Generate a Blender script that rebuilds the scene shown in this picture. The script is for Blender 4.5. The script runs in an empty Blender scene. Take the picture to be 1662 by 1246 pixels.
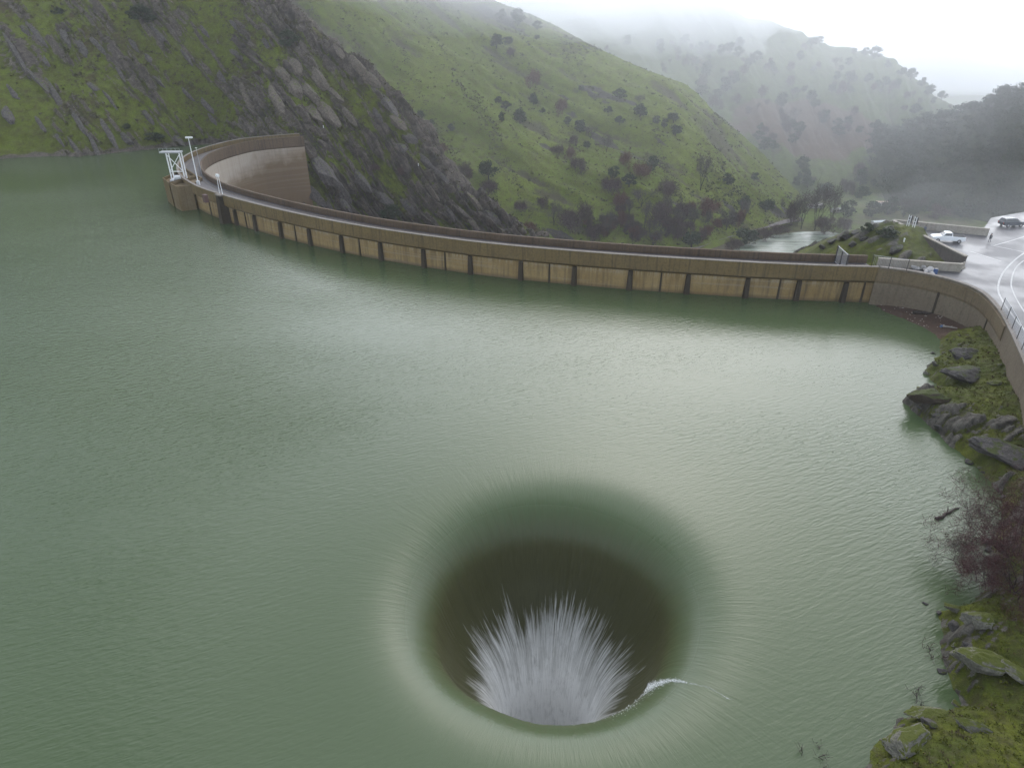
import bpy, bmesh, math, random
import numpy as np
from mathutils import Vector, Matrix
from mathutils.bvhtree import BVHTree
from mathutils.geometry import delaunay_2d_cdt

S = bpy.context.scene
COL = S.collection
R = math.radians

# ------------------------------------------------------------------ camera
F_PX, PITCH, CAM_H = 1100.0, R(29.0), 44.0
cam_data = bpy.data.cameras.new("camera")
cam = bpy.data.objects.new("camera", cam_data)
COL.objects.link(cam)
cam.location = (0, 0, CAM_H)
cam.rotation_euler = (R(90) - PITCH, 0, 0)
cam_data.sensor_width = 36.0
cam_data.lens = 36.0 * F_PX / 1662.0
cam_data.clip_start = 0.5
cam_data.clip_end = 30000.0
S.camera = cam

# ------------------------------------------------------------------ world, sun, exposure
SUN_EL, SUN_ROT = R(38), R(15)
world = bpy.data.worlds.new("World")
S.world = world
world.use_nodes = True
wn, wl = world.node_tree.nodes, world.node_tree.links
wn.clear()
sky = wn.new("ShaderNodeTexSky")
sky.sky_type = 'NISHITA'
sky.sun_disc = False
sky.sun_elevation = SUN_EL
sky.sun_rotation = SUN_ROT
sky.air_density = 1.0
sky.dust_density = 1.0
sky.ozone_density = 1.0
hsv = wn.new("ShaderNodeHueSaturation")
hsv.inputs["Saturation"].default_value = 0.42
bg = wn.new("ShaderNodeBackground")
bg.inputs["Strength"].default_value = 0.15
wo = wn.new("ShaderNodeOutputWorld")
wl.new(sky.outputs[0], hsv.inputs["Color"])
wl.new(hsv.outputs[0], bg.inputs["Color"])
wl.new(bg.outputs[0], wo.inputs["Surface"])

sun_d = bpy.data.lights.new("sun", 'SUN')
sun_d.energy = 0.50
sun_d.angle = R(85)
sun_d.color = (1.0, 0.985, 0.96)
sun = bpy.data.objects.new("sun", sun_d)
COL.objects.link(sun)
# direction towards the sun in the sky texture: rotation measured from +Y towards +X
sd = Vector((math.sin(SUN_ROT) * math.cos(SUN_EL), math.cos(SUN_ROT) * math.cos(SUN_EL), math.sin(SUN_EL)))
sun.rotation_euler = sd.to_track_quat('Z', 'Y').to_euler()
sun.location = (0, 100, 400)

S.view_settings.view_transform = 'Standard'
S.view_settings.look = 'None'
S.view_settings.exposure = 1.46
S.view_settings.gamma = 1.0
S.render.engine = 'CYCLES'
S.cycles.use_denoising = True
S.cycles.max_bounces = 8
S.cycles.diffuse_bounces = 3
S.cycles.glossy_bounces = 3
S.cycles.transparent_max_bounces = 8
S.cycles.volume_bounces = 4

# ------------------------------------------------------------------ pixel -> world helpers (1662 x 1246 photo pixels)
def ray(px, py):
    u = (px - 831) / F_PX
    v = (623 - py) / F_PX
    return np.array([u, math.cos(PITCH) + v * math.sin(PITCH), -math.sin(PITCH) + v * math.cos(PITCH)])

def pz(px, py, z):
    d = ray(px, py)
    t = (z - CAM_H) / d[2]
    return np.array([0, 0, CAM_H]) + d * t

def pyd(px, py, y):
    d = ray(px, py)
    return np.array([0, 0, CAM_H]) + d * (y / d[1])

# ------------------------------------------------------------------ noise
_rs = np.random.RandomState(7)
_perm = _rs.permutation(256)
_perm = np.concatenate([_perm, _perm, _perm])
_grad = _rs.normal(size=(256, 3))
_grad /= np.linalg.norm(_grad, axis=1)[:, None]

def noise3(x, y, z):
    x, y, z = np.broadcast_arrays(np.asarray(x, float), np.asarray(y, float), np.asarray(z, float))
    xi, yi, zi = np.floor(x).astype(int), np.floor(y).astype(int), np.floor(z).astype(int)
    xf, yf, zf = x - xi, y - yi, z - zi
    u, v, w = [t * t * t * (t * (t * 6 - 15) + 10) for t in (xf, yf, zf)]
    out = 0
    for dx in (0, 1):
        for dy in (0, 1):
            for dz in (0, 1):
                h = _perm[_perm[_perm[(xi + dx) & 255] + ((yi + dy) & 255)] + ((zi + dz) & 255)]
                g = _grad[h]
                d = g[..., 0] * (xf - dx) + g[..., 1] * (yf - dy) + g[..., 2] * (zf - dz)
                out = out + d * (u if dx else 1 - u) * (v if dy else 1 - v) * (w if dz else 1 - w)
    return out * 1.5

def fbm(x, y, z, octaves=4, gain=0.5):
    a, f, s = 1.0, 1.0, 0
    for i in range(octaves):
        s = s + a * noise3(x * f + 17.3 * i, y * f - 9.1 * i, z * f + 4.7 * i)
        a *= gain
        f *= 2.03
    return s

def sstep(a, b, x):
    t = np.clip((x - a) / (b - a), 0, 1)
    return t * t * (3 - 2 * t)

# ------------------------------------------------------------------ materials
ALB = 0.82
class NT:
    def __init__(self, name):
        self.m = bpy.data.materials.new(name)
        self.m.use_nodes = True
        self.t = self.m.node_tree
        self.n, self.l = self.t.nodes, self.t.links
        self.b = self.n["Principled BSDF"]
        self.pos = None
    def add(self, kind, **kw):
        o = self.n.new(kind)
        for k, v in kw.items():
            setattr(o, k, v)
        return o
    def link(self, a, b):
        self.l.new(a, b)
    def position(self):
        if self.pos is None:
            self.pos = self.add("ShaderNodeNewGeometry").outputs["Position"]
        return self.pos
    def objpos(self):
        return self.add("ShaderNodeTexCoord").outputs["Object"]
    def mapping(self, vec, scale=(1, 1, 1), rot=(0, 0, 0), loc=(0, 0, 0)):
        m = self.add("ShaderNodeMapping")
        self.link(vec, m.inputs["Vector"])
        m.inputs["Scale"].default_value = scale
        m.inputs["Rotation"].default_value = rot
        m.inputs["Location"].default_value = loc
        return m.outputs[0]
    def noise(self, vec, scale, detail=4, rough=0.55, dist=0.0):
        n = self.add("ShaderNodeTexNoise")
        self.link(vec, n.inputs["Vector"])
        n.inputs["Scale"].default_value = scale
        n.inputs["Detail"].default_value = detail
        n.inputs["Roughness"].default_value = rough
        n.inputs["Distortion"].default_value = dist
        return n.outputs["Fac"]
    def ramp(self, fac, stops):
        r = self.add("ShaderNodeValToRGB")
        self.link(fac, r.inputs[0])
        e = r.color_ramp.elements
        while len(e) < len(stops):
            e.new(0.5)
        for i, (p, c) in enumerate(stops):
            e[i].position = p
            e[i].color = (c, c, c, 1) if not hasattr(c, '__len__') else (*c, 1)
        return r.outputs["Color"]
    def mix(self, fac, a, b, mode='MIX'):
        m = self.add("ShaderNodeMix", data_type='RGBA', blend_type=mode)
        for sock, v in ((m.inputs[0], fac), (m.inputs[6], a), (m.inputs[7], b)):
            if hasattr(v, 'is_output'):
                self.link(v, sock)
            elif hasattr(v, '__len__'):
                k = ALB if max(v) < 0.45 else 1.0          # overall albedo trim of the natural surfaces
                sock.default_value = (*[q * k for q in v], 1)
            else:
                sock.default_value = v
        return m.outputs[2]
    def math(self, op, a, b=0.0, clamp=False):
        m = self.add("ShaderNodeMath", operation=op, use_clamp=clamp)
        for i, v in enumerate((a, b)):
            if hasattr(v, 'is_output'):
                self.link(v, m.inputs[i])
            else:
                m.inputs[i].default_value = v
        return m.outputs[0]
    def attr(self, name):
        a = self.add("ShaderNodeAttribute")
        a.attribute_name = name
        return a.outputs["Fac"]
    def bump(self, h, strength=0.5, dist=0.1, normal=None):
        b = self.add("ShaderNodeBump")
        self.link(h, b.inputs["Height"])
        b.inputs["Strength"].default_value = strength
        b.inputs["Distance"].default_value = dist
        if normal is not None:
            self.link(normal, b.inputs["Normal"])
        return b.outputs[0]
    def out(self, color=None, rough=None, normal=None, metal=None, spec=None):
        for key, v in (("Base Color", color), ("Roughness", rough), ("Normal", normal), ("Metallic", metal), ("Specular IOR Level", spec)):
            if v is None:
                continue
            if hasattr(v, 'is_output'):
                self.link(v, self.b.inputs[key])
            elif hasattr(v, '__len__'):
                self.b.inputs[key].default_value = (*v, 1)
            else:
                self.b.inputs[key].default_value = v
        return self.m

def simple(name, col, rough=0.7, var=0.15, scale=3.0, metal=0.0, spec=0.3, bump=0.0):
    t = NT(name)
    p = t.objpos()
    n = t.noise(p, scale, 5)
    c = t.mix(n, tuple(x * (1 - var * 1.6) for x in col), tuple(min(1, x * (1 + var * 1.6)) for x in col))
    nm = t.bump(n, 0.5, bump) if bump else None
    return t.out(c, rough, nm, metal, spec)

def hill_mat(name, g1, g2, g3, r1, r2, earth, fine=1.0):
    """grass and exposed rock; the 'rock' attribute says where rock outcrops, 'worn' where the turf is thin"""
    t = NT(name)
    p = t.position()
    big = t.noise(p, 0.035 * fine, 4)
    med = t.noise(p, 0.35 * fine, 6, 0.65)
    fin = t.noise(p, 2.2 * fine, 4, 0.7)
    g = t.mix(t.ramp(big, [(0.35, 0.0), (0.65, 1.0)]), g1, g2)
    g = t.mix(t.ramp(med, [(0.42, 0.0), (0.68, 0.8)]), g, g3)
    g = t.mix(t.ramp(fin, [(0.35, 0.55), (0.7, 0.0)]), g, tuple(0.55 * x for x in g3))
    w = t.math('ADD', t.attr("worn"), t.math('MULTIPLY', t.math('SUBTRACT', med, 0.5), 0.9))
    g = t.mix(t.ramp(w, [(0.45, 0.0), (0.75, 1.0)]), g, earth)
    rk = t.mix(t.ramp(med, [(0.3, 0.0), (0.7, 1.0)]), r1, r2)
    rk = t.mix(t.ramp(fin, [(0.4, 0.6), (0.62, 0.0)]), rk, tuple(0.5 * x for x in r1))
    f = t.math('ADD', t.attr("rock"), t.math('MULTIPLY', t.math('SUBTRACT', fin, 0.5), 0.5))
    f = t.math('ADD', f, t.math('MULTIPLY', t.math('SUBTRACT', med, 0.5), 0.7))
    c = t.mix(t.ramp(f, [(0.42, 0.0), (0.6, 1.0)]), g, rk)
    c = t.mix(t.math('MULTIPLY', t.attr("crevice_shade"), t.ramp(med, [(0.25, 1.0), (0.75, .35)])), c, (0.022, 0.019, 0.016))  # shade between the rock slabs, put into the colour
    h = t.math('ADD', t.math('MULTIPLY', med, 1.0), t.math('MULTIPLY', fin, 0.5))
    return t.out(c, 0.95, t.bump(h, 0.9, 0.5 / fine), None, 0.15)

def concrete(name, base, stain, dark, streak=1.0, base_rough=0.85):
    t = NT(name)
    p = t.position()
    n1 = t.noise(p, 0.25, 5)
    n2 = t.noise(t.mapping(p, (2.2, 2.2, 0.12)), 1.0, 5, 0.6)      # vertical run-off streaks
    n3 = t.noise(p, 3.0, 4, 0.7)
    n4 = t.noise(t.mapping(p, (0.06, 0.06, 1.6)), 1.0, 3, 0.5)      # lift lines
    c = t.mix(t.ramp(n1, [(0.35, 0.0), (0.65, 1.0)]), base, stain)
    c = t.mix(t.math('MULTIPLY', t.ramp(n2, [(0.5, 0.0), (0.68, 0.8)]), streak), c, dark)
    c = t.mix(t.ramp(n4, [(0.55, 0.0), (0.64, 0.35)]), c, stain)
    c = t.mix(t.ramp(n3, [(0.35, 0.35), (0.55, 0.0)]), c, tuple(0.6 * x for x in dark))
    return t.out(c, base_rough, t.bump(n3, 0.4, 0.05), None, 0.25)

# ------------------------------------------------------------------ object helpers
def tag(o, label=None, cat=None, group=None, kind=None):
    if label: o["label"] = label
    if cat: o["category"] = cat
    if group: o["group"] = group
    if kind: o["kind"] = kind
    return o

def empty(name, loc, rotz=0.0, label=None, cat=None, group=None):
    o = bpy.data.objects.new(name, None)
    COL.objects.link(o)
    o.location = tuple(float(v) for v in loc)
    o.rotation_euler = (0, 0, rotz)
    return tag(o, label, cat, group)

def mk(name, verts, faces, mat, parent=None, smooth=False, attrs=None):
    me = bpy.data.meshes.new(name)
    verts = np.asarray(verts, dtype=np.float32)
    if isinstance(faces, np.ndarray):
        k = faces.shape[1]
        me.vertices.add(len(verts))
        me.vertices.foreach_set("co", verts.ravel())
        me.loops.add(faces.size)
        me.loops.foreach_set("vertex_index", faces.astype(np.int32).ravel())
        me.polygons.add(len(faces))
        me.polygons.foreach_set("loop_start", np.arange(0, faces.size, k, dtype=np.int32))
        me.update(calc_edges=True)
    else:
        me.from_pydata([tuple(map(float, v)) for v in verts], [], [tuple(map(int, f)) for f in faces])
    if smooth:
        me.polygons.foreach_set("use_smooth", np.ones(len(me.polygons), dtype=bool))
    for k, a in (attrs or {}).items():
        at = me.attributes.new(k, 'FLOAT', 'POINT')
        at.data.foreach_set("value", np.asarray(a, dtype=np.float32).ravel())
    if mat: me.materials.append(mat)
    o = bpy.data.objects.new(name, me)
    COL.objects.link(o)
    if parent: o.parent = parent
    return o

def grid_faces(nu, nv, wrap=False):
    i = np.arange(nu if wrap else nu - 1)
    j = np.arange(nv - 1)
    I, J = np.meshgrid(i, j, indexing='ij')
    I2 = (I + 1) % nu
    return np.stack([I * nv + J, I2 * nv + J, I2 * nv + J + 1, I * nv + J + 1], -1).reshape(-1, 4)

class MB:
    """collects simple solids into one mesh"""
    def __init__(self):
        self.v, self.f = [], []
    def raw(self, v, f):
        o = len(self.v)
        self.v += [tuple(map(float, p)) for p in v]
        self.f += [tuple(i + o for i in q) for q in f]
        return self
    def box(self, c, s, rz=0.0, tilt=None):
        m = Matrix.Rotation(rz, 3, 'Z')
        if tilt: m = m @ tilt
        vs = []
        for x in (-.5, .5):
            for y in (-.5, .5):
                for z in (-.5, .5):
                    vs.append(Vector(c) + m @ Vector((x * s[0], y * s[1], z * s[2])))
        return self.raw(vs, [(0, 1, 3, 2), (4, 6, 7, 5), (0, 4, 5, 1), (2, 3, 7, 6), (0, 2, 6, 4), (1, 5, 7, 3)])
    def tube(self, a, b, r0, r1=None, n=6):
        r1 = r0 if r1 is None else r1
        a, b = Vector(a), Vector(b)
        d = (b - a)
        if d.length < 1e-6: return self
        q = d.to_track_quat('Z', 'Y').to_matrix()
        vs, fs = [], []
        for k in range(n):
            t = 2 * math.pi * k / n
            e = q @ Vector((math.cos(t), math.sin(t), 0))
            vs += [a + e * r0, b + e * r1]
        for k in range(n):
            k2 = (k + 1) % n
            fs.append((2 * k, 2 * k2, 2 * k2 + 1, 2 * k + 1))
        fs.append(tuple(2 * k for k in reversed(range(n))))
        fs.append(tuple(2 * k + 1 for k in range(n)))
        return self.raw(vs, fs)
    def prism(self, poly, z0, z1):
        n = len(poly)
        vs = [(p[0], p[1], z0) for p in poly] + [(p[0], p[1], z1) for p in poly]
        fs = [(k, (k + 1) % n, n + (k + 1) % n, n + k) for k in range(n)]
        fs += [tuple(reversed(range(n))), tuple(range(n, 2 * n))]
        return self.raw(vs, fs)
    def build(self, name, mat, parent=None, smooth=False):
        return mk(name, self.v, self.f, mat, parent, smooth)

def copy_tree(o, parent=None):
    c = o.copy()
    COL.objects.link(c)
    if parent: c.parent = parent
    for ch in list(o.children):
        copy_tree(ch, c)
    return c

def resample(pts, n, smooth=True):
    """polyline -> n points evenly by arc length (Catmull-Rom when smooth)"""
    P = np.asarray(pts, float)
    if smooth:
        Q = np.vstack([2 * P[0] - P[1], P, 2 * P[-1] - P[-2]])
        out = []
        for i in range(1, len(Q) - 2):
            p0, p1, p2, p3 = Q[i - 1], Q[i], Q[i + 1], Q[i + 2]
            t = np.linspace(0, 1, 24, endpoint=False)[:, None]
            out.append(0.5 * (2 * p1 + (p2 - p0) * t + (2 * p0 - 5 * p1 + 4 * p2 - p3) * t ** 2 + (3 * p1 - p0 - 3 * p2 + p3) * t ** 3))
        P = np.vstack(out + [P[-1:]])
    s = np.r_[0, np.cumsum(np.linalg.norm(np.diff(P, axis=0), axis=1))]
    t = np.linspace(0, s[-1], n)
    return np.stack([np.interp(t, s, P[:, k]) for k in range(P.shape[1])], -1)

# ------------------------------------------------------------------ haze
def volume_mat(name, density, color=(0.945, 0.965, 1.0), aniso=0.5):
    m = bpy.data.materials.new(name)
    m.use_nodes = True
    n = m.node_tree.nodes
    n.clear()
    v = n.new("ShaderNodeVolumePrincipled")
    v.inputs["Color"].default_value = (*color, 1)
    v.inputs["Density"].default_value = density
    v.inputs["Anisotropy"].default_value = aniso
    o = n.new("ShaderNodeOutputMaterial")
    m.node_tree.links.new(v.outputs[0], o.inputs["Volume"])
    return m

HAZE_D = 0.00018
hz = MB().box((0, 1000, 50), (3600, 2600, 310))
hz = hz.build("haze", volume_mat("haze_air", HAZE_D))
tag(hz, kind="stuff")

def mist(name, c, r, density, seed, label_kind="stuff"):
    bm = bmesh.new()
    bmesh.ops.create_icosphere(bm, subdivisions=4, radius=1.0)
    co = np.array([v.co[:] for v in bm.verts])
    k = 1 + 0.28 * fbm(co[:, 0] * 1.3 + seed, co[:, 1] * 1.3, co[:, 2] * 1.3, 3)
    co = co * k[:, None] * np.array(r)
    fs = [[v.index for v in f.verts] for f in bm.faces]
    bm.free()
    o = mk(name, co, fs, volume_mat(name + "_air", density), None, True)
    o.location = tuple(float(q) for q in c)
    return tag(o, kind="stuff")
mist("mist", (550, 1500, -10), (1000, 480, 95), 0.0040, 1.0)                 # the cloud that closes the valley
mist("mist", (330, 760, 0), (800, 330, 165), 0.0014, 3.0)                 # valley fog between the near and the far hills
mist("mist", pyd(1010, 40, 850), (210, 90, 55), 0.0085, 5.0)                 # low cloud on the foggy hill's crest
mist("mist", pyd(690, -25, 590), (190, 70, 42), 0.0085, 9.0)                 # low cloud over the green hill's crest
mist("mist", pyd(1640, 385, 132), (34, 30, 12), 0.0020, 13.0)                # mist veil added by the car park, standing in for a lens smear

# ================================================================== TERRAIN
def loft(cols, nu, nv, front=None):
    """cols: list of columns of control points, each column base -> ridge -> back; front = (share of length, share of rows)"""
    if front:
        m = int(nv * front[1])
        tv = np.r_[np.linspace(0, front[0], m, endpoint=False), np.linspace(front[0], 1, nv - m)]
        C = []
        for c in cols:
            fine = resample(c, 900, True)
            C.append(np.stack([np.interp(tv, np.linspace(0, 1, 900), fine[:, k]) for k in range(3)], -1))
        C = np.array(C)
    else:
        C = np.array([resample(c, nv, smooth=len(c) > 2) for c in cols])
    out = np.array([resample_idx(C[:, j], nu) for j in range(nv)])
    return np.transpose(out, (1, 0, 2))

def resample_idx(P, n):
    """interpolate along column index (keeps columns aligned)"""
    Q = np.vstack([2 * P[0] - P[1], P, 2 * P[-1] - P[-2]])
    t = np.linspace(0, len(P) - 1, n)
    i = np.minimum(t.astype(int), len(P) - 2)
    f = (t - i)[:, None]
    p0, p1, p2, p3 = Q[i], Q[i + 1], Q[i + 2], Q[i + 3]
    return 0.5 * (2 * p1 + (p2 - p0) * f + (2 * p0 - 5 * p1 + 4 * p2 - p3) * f ** 2 + (3 * p1 - p0 - 3 * p2 + p3) * f ** 3)

def grid_normals(G):
    a = np.gradient(G, axis=0)
    b = np.gradient(G, axis=1)
    n = np.cross(a, b)
    n /= np.linalg.norm(n, axis=-1, keepdims=True) + 1e-9
    return n * np.sign(n[..., 2:3] + 1e-6)

BVH = {}
def register(key, G):
    nu, nv = G.shape[:2]
    BVH[key] = BVHTree.FromPolygons([tuple(p) for p in G.reshape(-1, 3)], [tuple(q) for q in grid_faces(nu, nv).tolist()])

def hit(px, py, keys):
    d = Vector(ray(px, py)).normalized()
    best = None
    for k in keys:
        loc, nrm, idx, dist = BVH[k].ray_cast(Vector((0, 0, CAM_H)), d)
        if loc is not None and (best is None or dist < best[1]):
            best = (loc, dist)
    return best[0] if best else None

def drop(x, y, keys):
    best = None
    for k in keys:
        loc, nrm, idx, dist = BVH[k].ray_cast(Vector((x, y, 900)), Vector((0, 0, -1)))
        if loc is not None and (best is None or loc.z > best.z):
            best = loc
    return best

# valley floor: one sheet to the horizon
t = NT("valley_grass")
p = t.position()
n1 = t.noise(p, 0.02, 5); n2 = t.noise(p, 0.3, 5)
c = t.mix(t.ramp(n1, [(0.4, 0.0), (0.6, 1.0)]), (0.120, 0.170, 0.034), (0.12, 0.10, 0.065))
c = t.mix(t.ramp(n2, [(0.4, 0.5), (0.65, 0.0)]), c, (0.05, 0.055, 0.025))
M_valley = t.out(c, 0.95, t.bump(n2, 0.5, 0.5), None, 0.1)
tag(mk("ground", [(-9000, 150, -84), (9000, 150, -84), (9000, 14000, -84), (-9000, 14000, -84)], [(0, 1, 2, 3)], M_valley), kind="structure")

# --- rocky hillside at the dam's far abutment
def w(px, py, z): return pz(px, py, z)
A_cols = []
def colA(base, top, back=(-10, 70, -30), sag=-2.0):
    base, top = np.array(base, float), np.array(top, float)
    mid = base * 0.55 + top * 0.45 + np.array([0, 0, sag])
    A_cols.append([base, mid, top, top + np.array(back, float) * 0.4 + [0, 0, 2], top + np.array(back, float)])
colA((-520, 60, -6), (-560, 400, 170))
colA((-330, 172, -5), (-350, 420, 160))
colA(w(0, 260, 0) + [-2, -2, -3], (-230, 400, 140))
colA(w(130, 254, 0) + [0, -2, -3], (-172, 360, 111))
colA(w(250, 242, 0) + [0, -2, -3], (-128, 326, 75))
colA(w(345, 230, 0) + [0, -1, -3], (-107, 309, 57), (25, 60, -35))
colA((-88, 242, -1), (-92.6, 300, 46), (30, 50, -45))
colA((-76.5, 238.5, 0), (-70.9, 290, 32.4), (35, 45, -50))
colA((-71.5, 235.5, -20), (-49.6, 280, 15.8), (35, 42, -52))
colA((-62, 226, -50), (-30.4, 262, -10), (33, 36, -52))
colA((-38, 205, -75), (-11.5, 250, -18.8), (32, 34, -52))
colA((-12, 190, -88), (4.2, 235, -26), (30, 32, -50))
colA((10, 180, -92), (14.6, 225, -31.6), (30, 30, -50))
colA((40, 178, -94), (36, 206, -62), (28, 28, -30))
colA((60, 185, -97), (56, 196, -94), (20, 20, -10))
NUA, NVA = 1150, 400
GA = loft(A_cols, NUA, NVA, (0.68, 0.88))
nA = grid_normals(GA)
x, y, z = GA[..., 0], GA[..., 1], GA[..., 2]
# strata: slabs dipping to the right, running down the slope
dA = np.array([1.0, -0.95, -0.85]); dA /= np.linalg.norm(dA)
mA = nA[180:960, 30:260].reshape(-1, 3).mean(0)
eA = np.cross(mA, dA); eA /= np.linalg.norm(eA)
s_ = x * eA[0] + y * eA[1] + z * eA[2]
l_ = x * dA[0] + y * dA[1] + z * dA[2]
wob = fbm(x * .02, y * .02, z * .02, 3) * 2.5 + fbm(x * .1, y * .1, z * .1, 2) * .5
def saw(q):
    fr = q - np.floor(q)
    return np.where(fr < 0.75, fr / 0.75, (1 - fr) / 0.25)
def hash2(i, j):
    i, j = i.astype(int), j.astype(int)
    return _perm[(_perm[i & 255] + j) & 255] / 255.0
def slabs(P, L, sh):
    """tilted planks of rock: (height 0..1 of each plank end to end, profile across it)"""
    q = (s_ + wob) / P + noise3(l_ * .03, s_ * .04, sh) * .9
    i = np.floor(q); fr = q - i
    ln = l_ / L + hash2(i, i * 0 + 3) * 9 + .25 * noise3(l_ * .2, s_ * .3, sh + 2)
    j = np.floor(ln); fl = ln - j
    h = hash2(i, j + 40 * int(sh))
    prof_ = np.where(fr < 0.72, fr / 0.72, (1 - fr) / 0.28) * sstep(0, .10, fl) * sstep(1, .80, fl)
    return h, prof_
h1, p1 = slabs(5.0, 19.0, 3)
h2, p2 = slabs(2.1, 8.5, 5)
h3, p3 = slabs(1.1, 4.0, 7)
patch = fbm(s_ * .05 + 3, l_ * .022, 0.5, 4)
patch2 = fbm(s_ * .22, l_ * .06, 2.5, 3)
Sline = np.array([(-128, 326, 75), (-92.6, 300, 46), (-70.9, 290, 32.4), (-49.6, 280, 15.8), (-30.4, 262, -10), (-11.5, 250, -18.8), (4.2, 235, -26)])
dS = np.full(x.shape, 1e9)
for e0, e1 in zip(Sline[:-1], Sline[1:]):
    ab = e1 - e0
    tt_ = np.clip(((GA - e0) @ ab) / (ab @ ab), 0, 1)
    dS = np.minimum(dS, np.linalg.norm(GA - e0 - tt_[..., None] * ab, axis=-1))
crag = sstep(15, 3, dS + 4 * patch2)
face = sstep(-95, -80, x) * sstep(60, 20, dS) * sstep(18, 2, z)              # bare faces below the abutment
block_ = sstep(26, 8, np.hypot(x + 92, (z - 24) * 1.3))                       # blocky outcrop above the dam's end
spur = np.maximum(np.maximum(crag, 0.8 * face), 0.75 * block_)
cov = .56 + .55 * patch + .55 * patch2 + .36 * spur                       # how rocky this stretch is
k1 = sstep(0.0, .25, h1 * .75 + cov - 1.02)
k2 = sstep(0.0, .25, h2 * .75 + cov - 1.00)
k3 = sstep(0.0, .25, h3 * .75 + cov - 0.98)
disp = (k1 * p1 * (1.0 + 1.5 * h1) + k2 * p2 * (.5 + .9 * h2) + k3 * p3 * (.25 + .45 * h3)) * (0.75 + .6 * spur)
disp += 1.6 * fbm(x * .03, y * .03, z * .03, 3) + 0.5 * fbm(x * .25, y * .25, z * .25, 4) + 0.25 * fbm(x * .9, y * .9, z * .9, 3) + 2.6 * crag * fbm(l_ * .06, s_ * .2, 4.2, 3)
fadeA = sstep(0, 10, np.arange(NVA))[None, :]
GA = GA + nA * (disp * (0.35 + 0.65 * fadeA))[..., None]
rockattr = np.clip(np.maximum(np.maximum(k1 * sstep(.25, .5, p1), k2 * sstep(.2, .45, p2)), .85 * k3 * sstep(.2, .5, p3)) * (.75 + .5 * spur) + .30 * spur * patch2, 0, 1)
rockattr = np.maximum(rockattr, sstep(2.2, 0.4, GA[..., 2] + 1.2 * noise3(x * .2, y * .2, 5)) * sstep(-96, -110, x) * 0.9)   # wet bare band at the waterline
worn = 0.24 + 0.55 * fbm(s_ * .06, l_ * .03, 7.7, 4) + .15 * spur
crev = np.clip(np.maximum.reduce([k1 * sstep(.45, .05, p1), .9 * k2 * sstep(.4, .05, p2), .7 * k3 * sstep(.35, .05, p3)]) * .85 + .9 * spur * sstep(.1, .5, fbm(s_ * .5, l_ * .12, 3.7, 3)), 0, .9)  # painted shade on each slab's low edges, plus dark streaks on the spur
M_hillA = hill_mat("rocky_hillside", (0.108, 0.140, 0.015), (0.155, 0.205, 0.018), (0.068, 0.062, 0.018), (0.075, 0.063, 0.054), (0.195, 0.165, 0.138), (0.070, 0.055, 0.028))
tag(mk("rocky_hillside", GA.reshape(-1, 3), grid_faces(NUA, NVA), M_hillA, None, True, {"rock": rockattr, "worn": worn, "crevice_shade": crev}), kind="structure")
register("A", GA[::3, ::3])
wornA = worn

# --- smooth green hill beyond the dam
B_r = [(120, -420, 640), (250, -330, 625), (380, -250, 620), (520, -160, 620), (640, -75, 615), (740, -8, 605), (832, 30, 590), (960, 88, 560), (1100, 152, 530), (1195, 245, 508), (1275, 330, 488), (1300, 352, 478)]
B_b = [(300, 368), (450, 374), (600, 382), (700, 392), (850, 398), (950, 404), (1050, 406), (1125, 404), (1185, 386), (1235, 372), (1285, 356), (1302, 353)]
cols = []
for (rx, ry, ryd), (bx, by) in zip(B_r, B_b):
    top, base = pyd(rx, ry, ryd), pz(bx, by, -82.5)
    mid = base * .5 + top * .5 + np.array([0, 0, -3.5])
    cols.append([base + [0, -6, -3], base, mid, top, top + [25, 45, -8], top + [60, 130, -70]])
NUB, NVB = 520, 260
GB = loft(cols, NUB, NVB)
nB = grid_normals(GB)
UU, VV = np.meshgrid(np.linspace(0, 11, NUB), np.linspace(0, 1, NVB), indexing='ij')
UUb, VVb = UU, VV
x, y, z = GB[..., 0], GB[..., 1], GB[..., 2]
dB = pyd(1275, 330, 488) - pyd(832, 30, 590); dB /= np.linalg.norm(dB)
eB = np.cross(nB.reshape(-1, 3).mean(0), dB); eB /= np.linalg.norm(eB)
qB = x * eB[0] + y * eB[1] + z * eB[2]
lB = x * dB[0] + y * dB[1] + z * dB[2]
qw = qB + 5 * fbm(x * .015, y * .015, z * .015, 3)
groove = fbm(qw / 30, lB / 190, 1.5, 4)
groove2 = fbm(qw / 8.5, lB / 55, 4.5, 3)
env = sstep(0.04, 0.2, VV) * sstep(0.9, 0.6, VV)
rid = 1 - np.abs(noise3(qw / 42 + .5, lB / 260, 8.2)) * 2.4
disp = env * (5.0 * groove + 1.3 * groove2 + 3.0 * sstep(.5, 1.0, rid)) + 0.5 * fbm(x * .15, y * .15, z * .15, 3)
GB = GB + nB * disp[..., None]
worn = np.clip(0.30 - 0.50 * groove - 0.60 * groove2 - 0.45 * sstep(.6, 1, rid) + 0.35 * fbm(x * .02, y * .02, z * .02, 3) + 0.25 * sstep(-10, 45, z), -.3, 0.85)
rockb = sstep(.40, .8, fbm(qw / 14, lB / 40, 11.5, 4) - 0.5 * groove) * 0.75
M_hillB = hill_mat("green_hillside", (0.140, 0.200, 0.020), (0.195, 0.255, 0.024), (0.128, 0.128, 0.030), (0.080, 0.070, 0.062), (0.13, 0.115, 0.10), (0.098, 0.090, 0.048), 0.6)
tag(mk("green_hillside", GB.reshape(-1, 3), grid_faces(NUB, NVB), M_hillB, None, True, {"rock": rockb, "worn": worn}), kind="structure")
register("B", GB)

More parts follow.
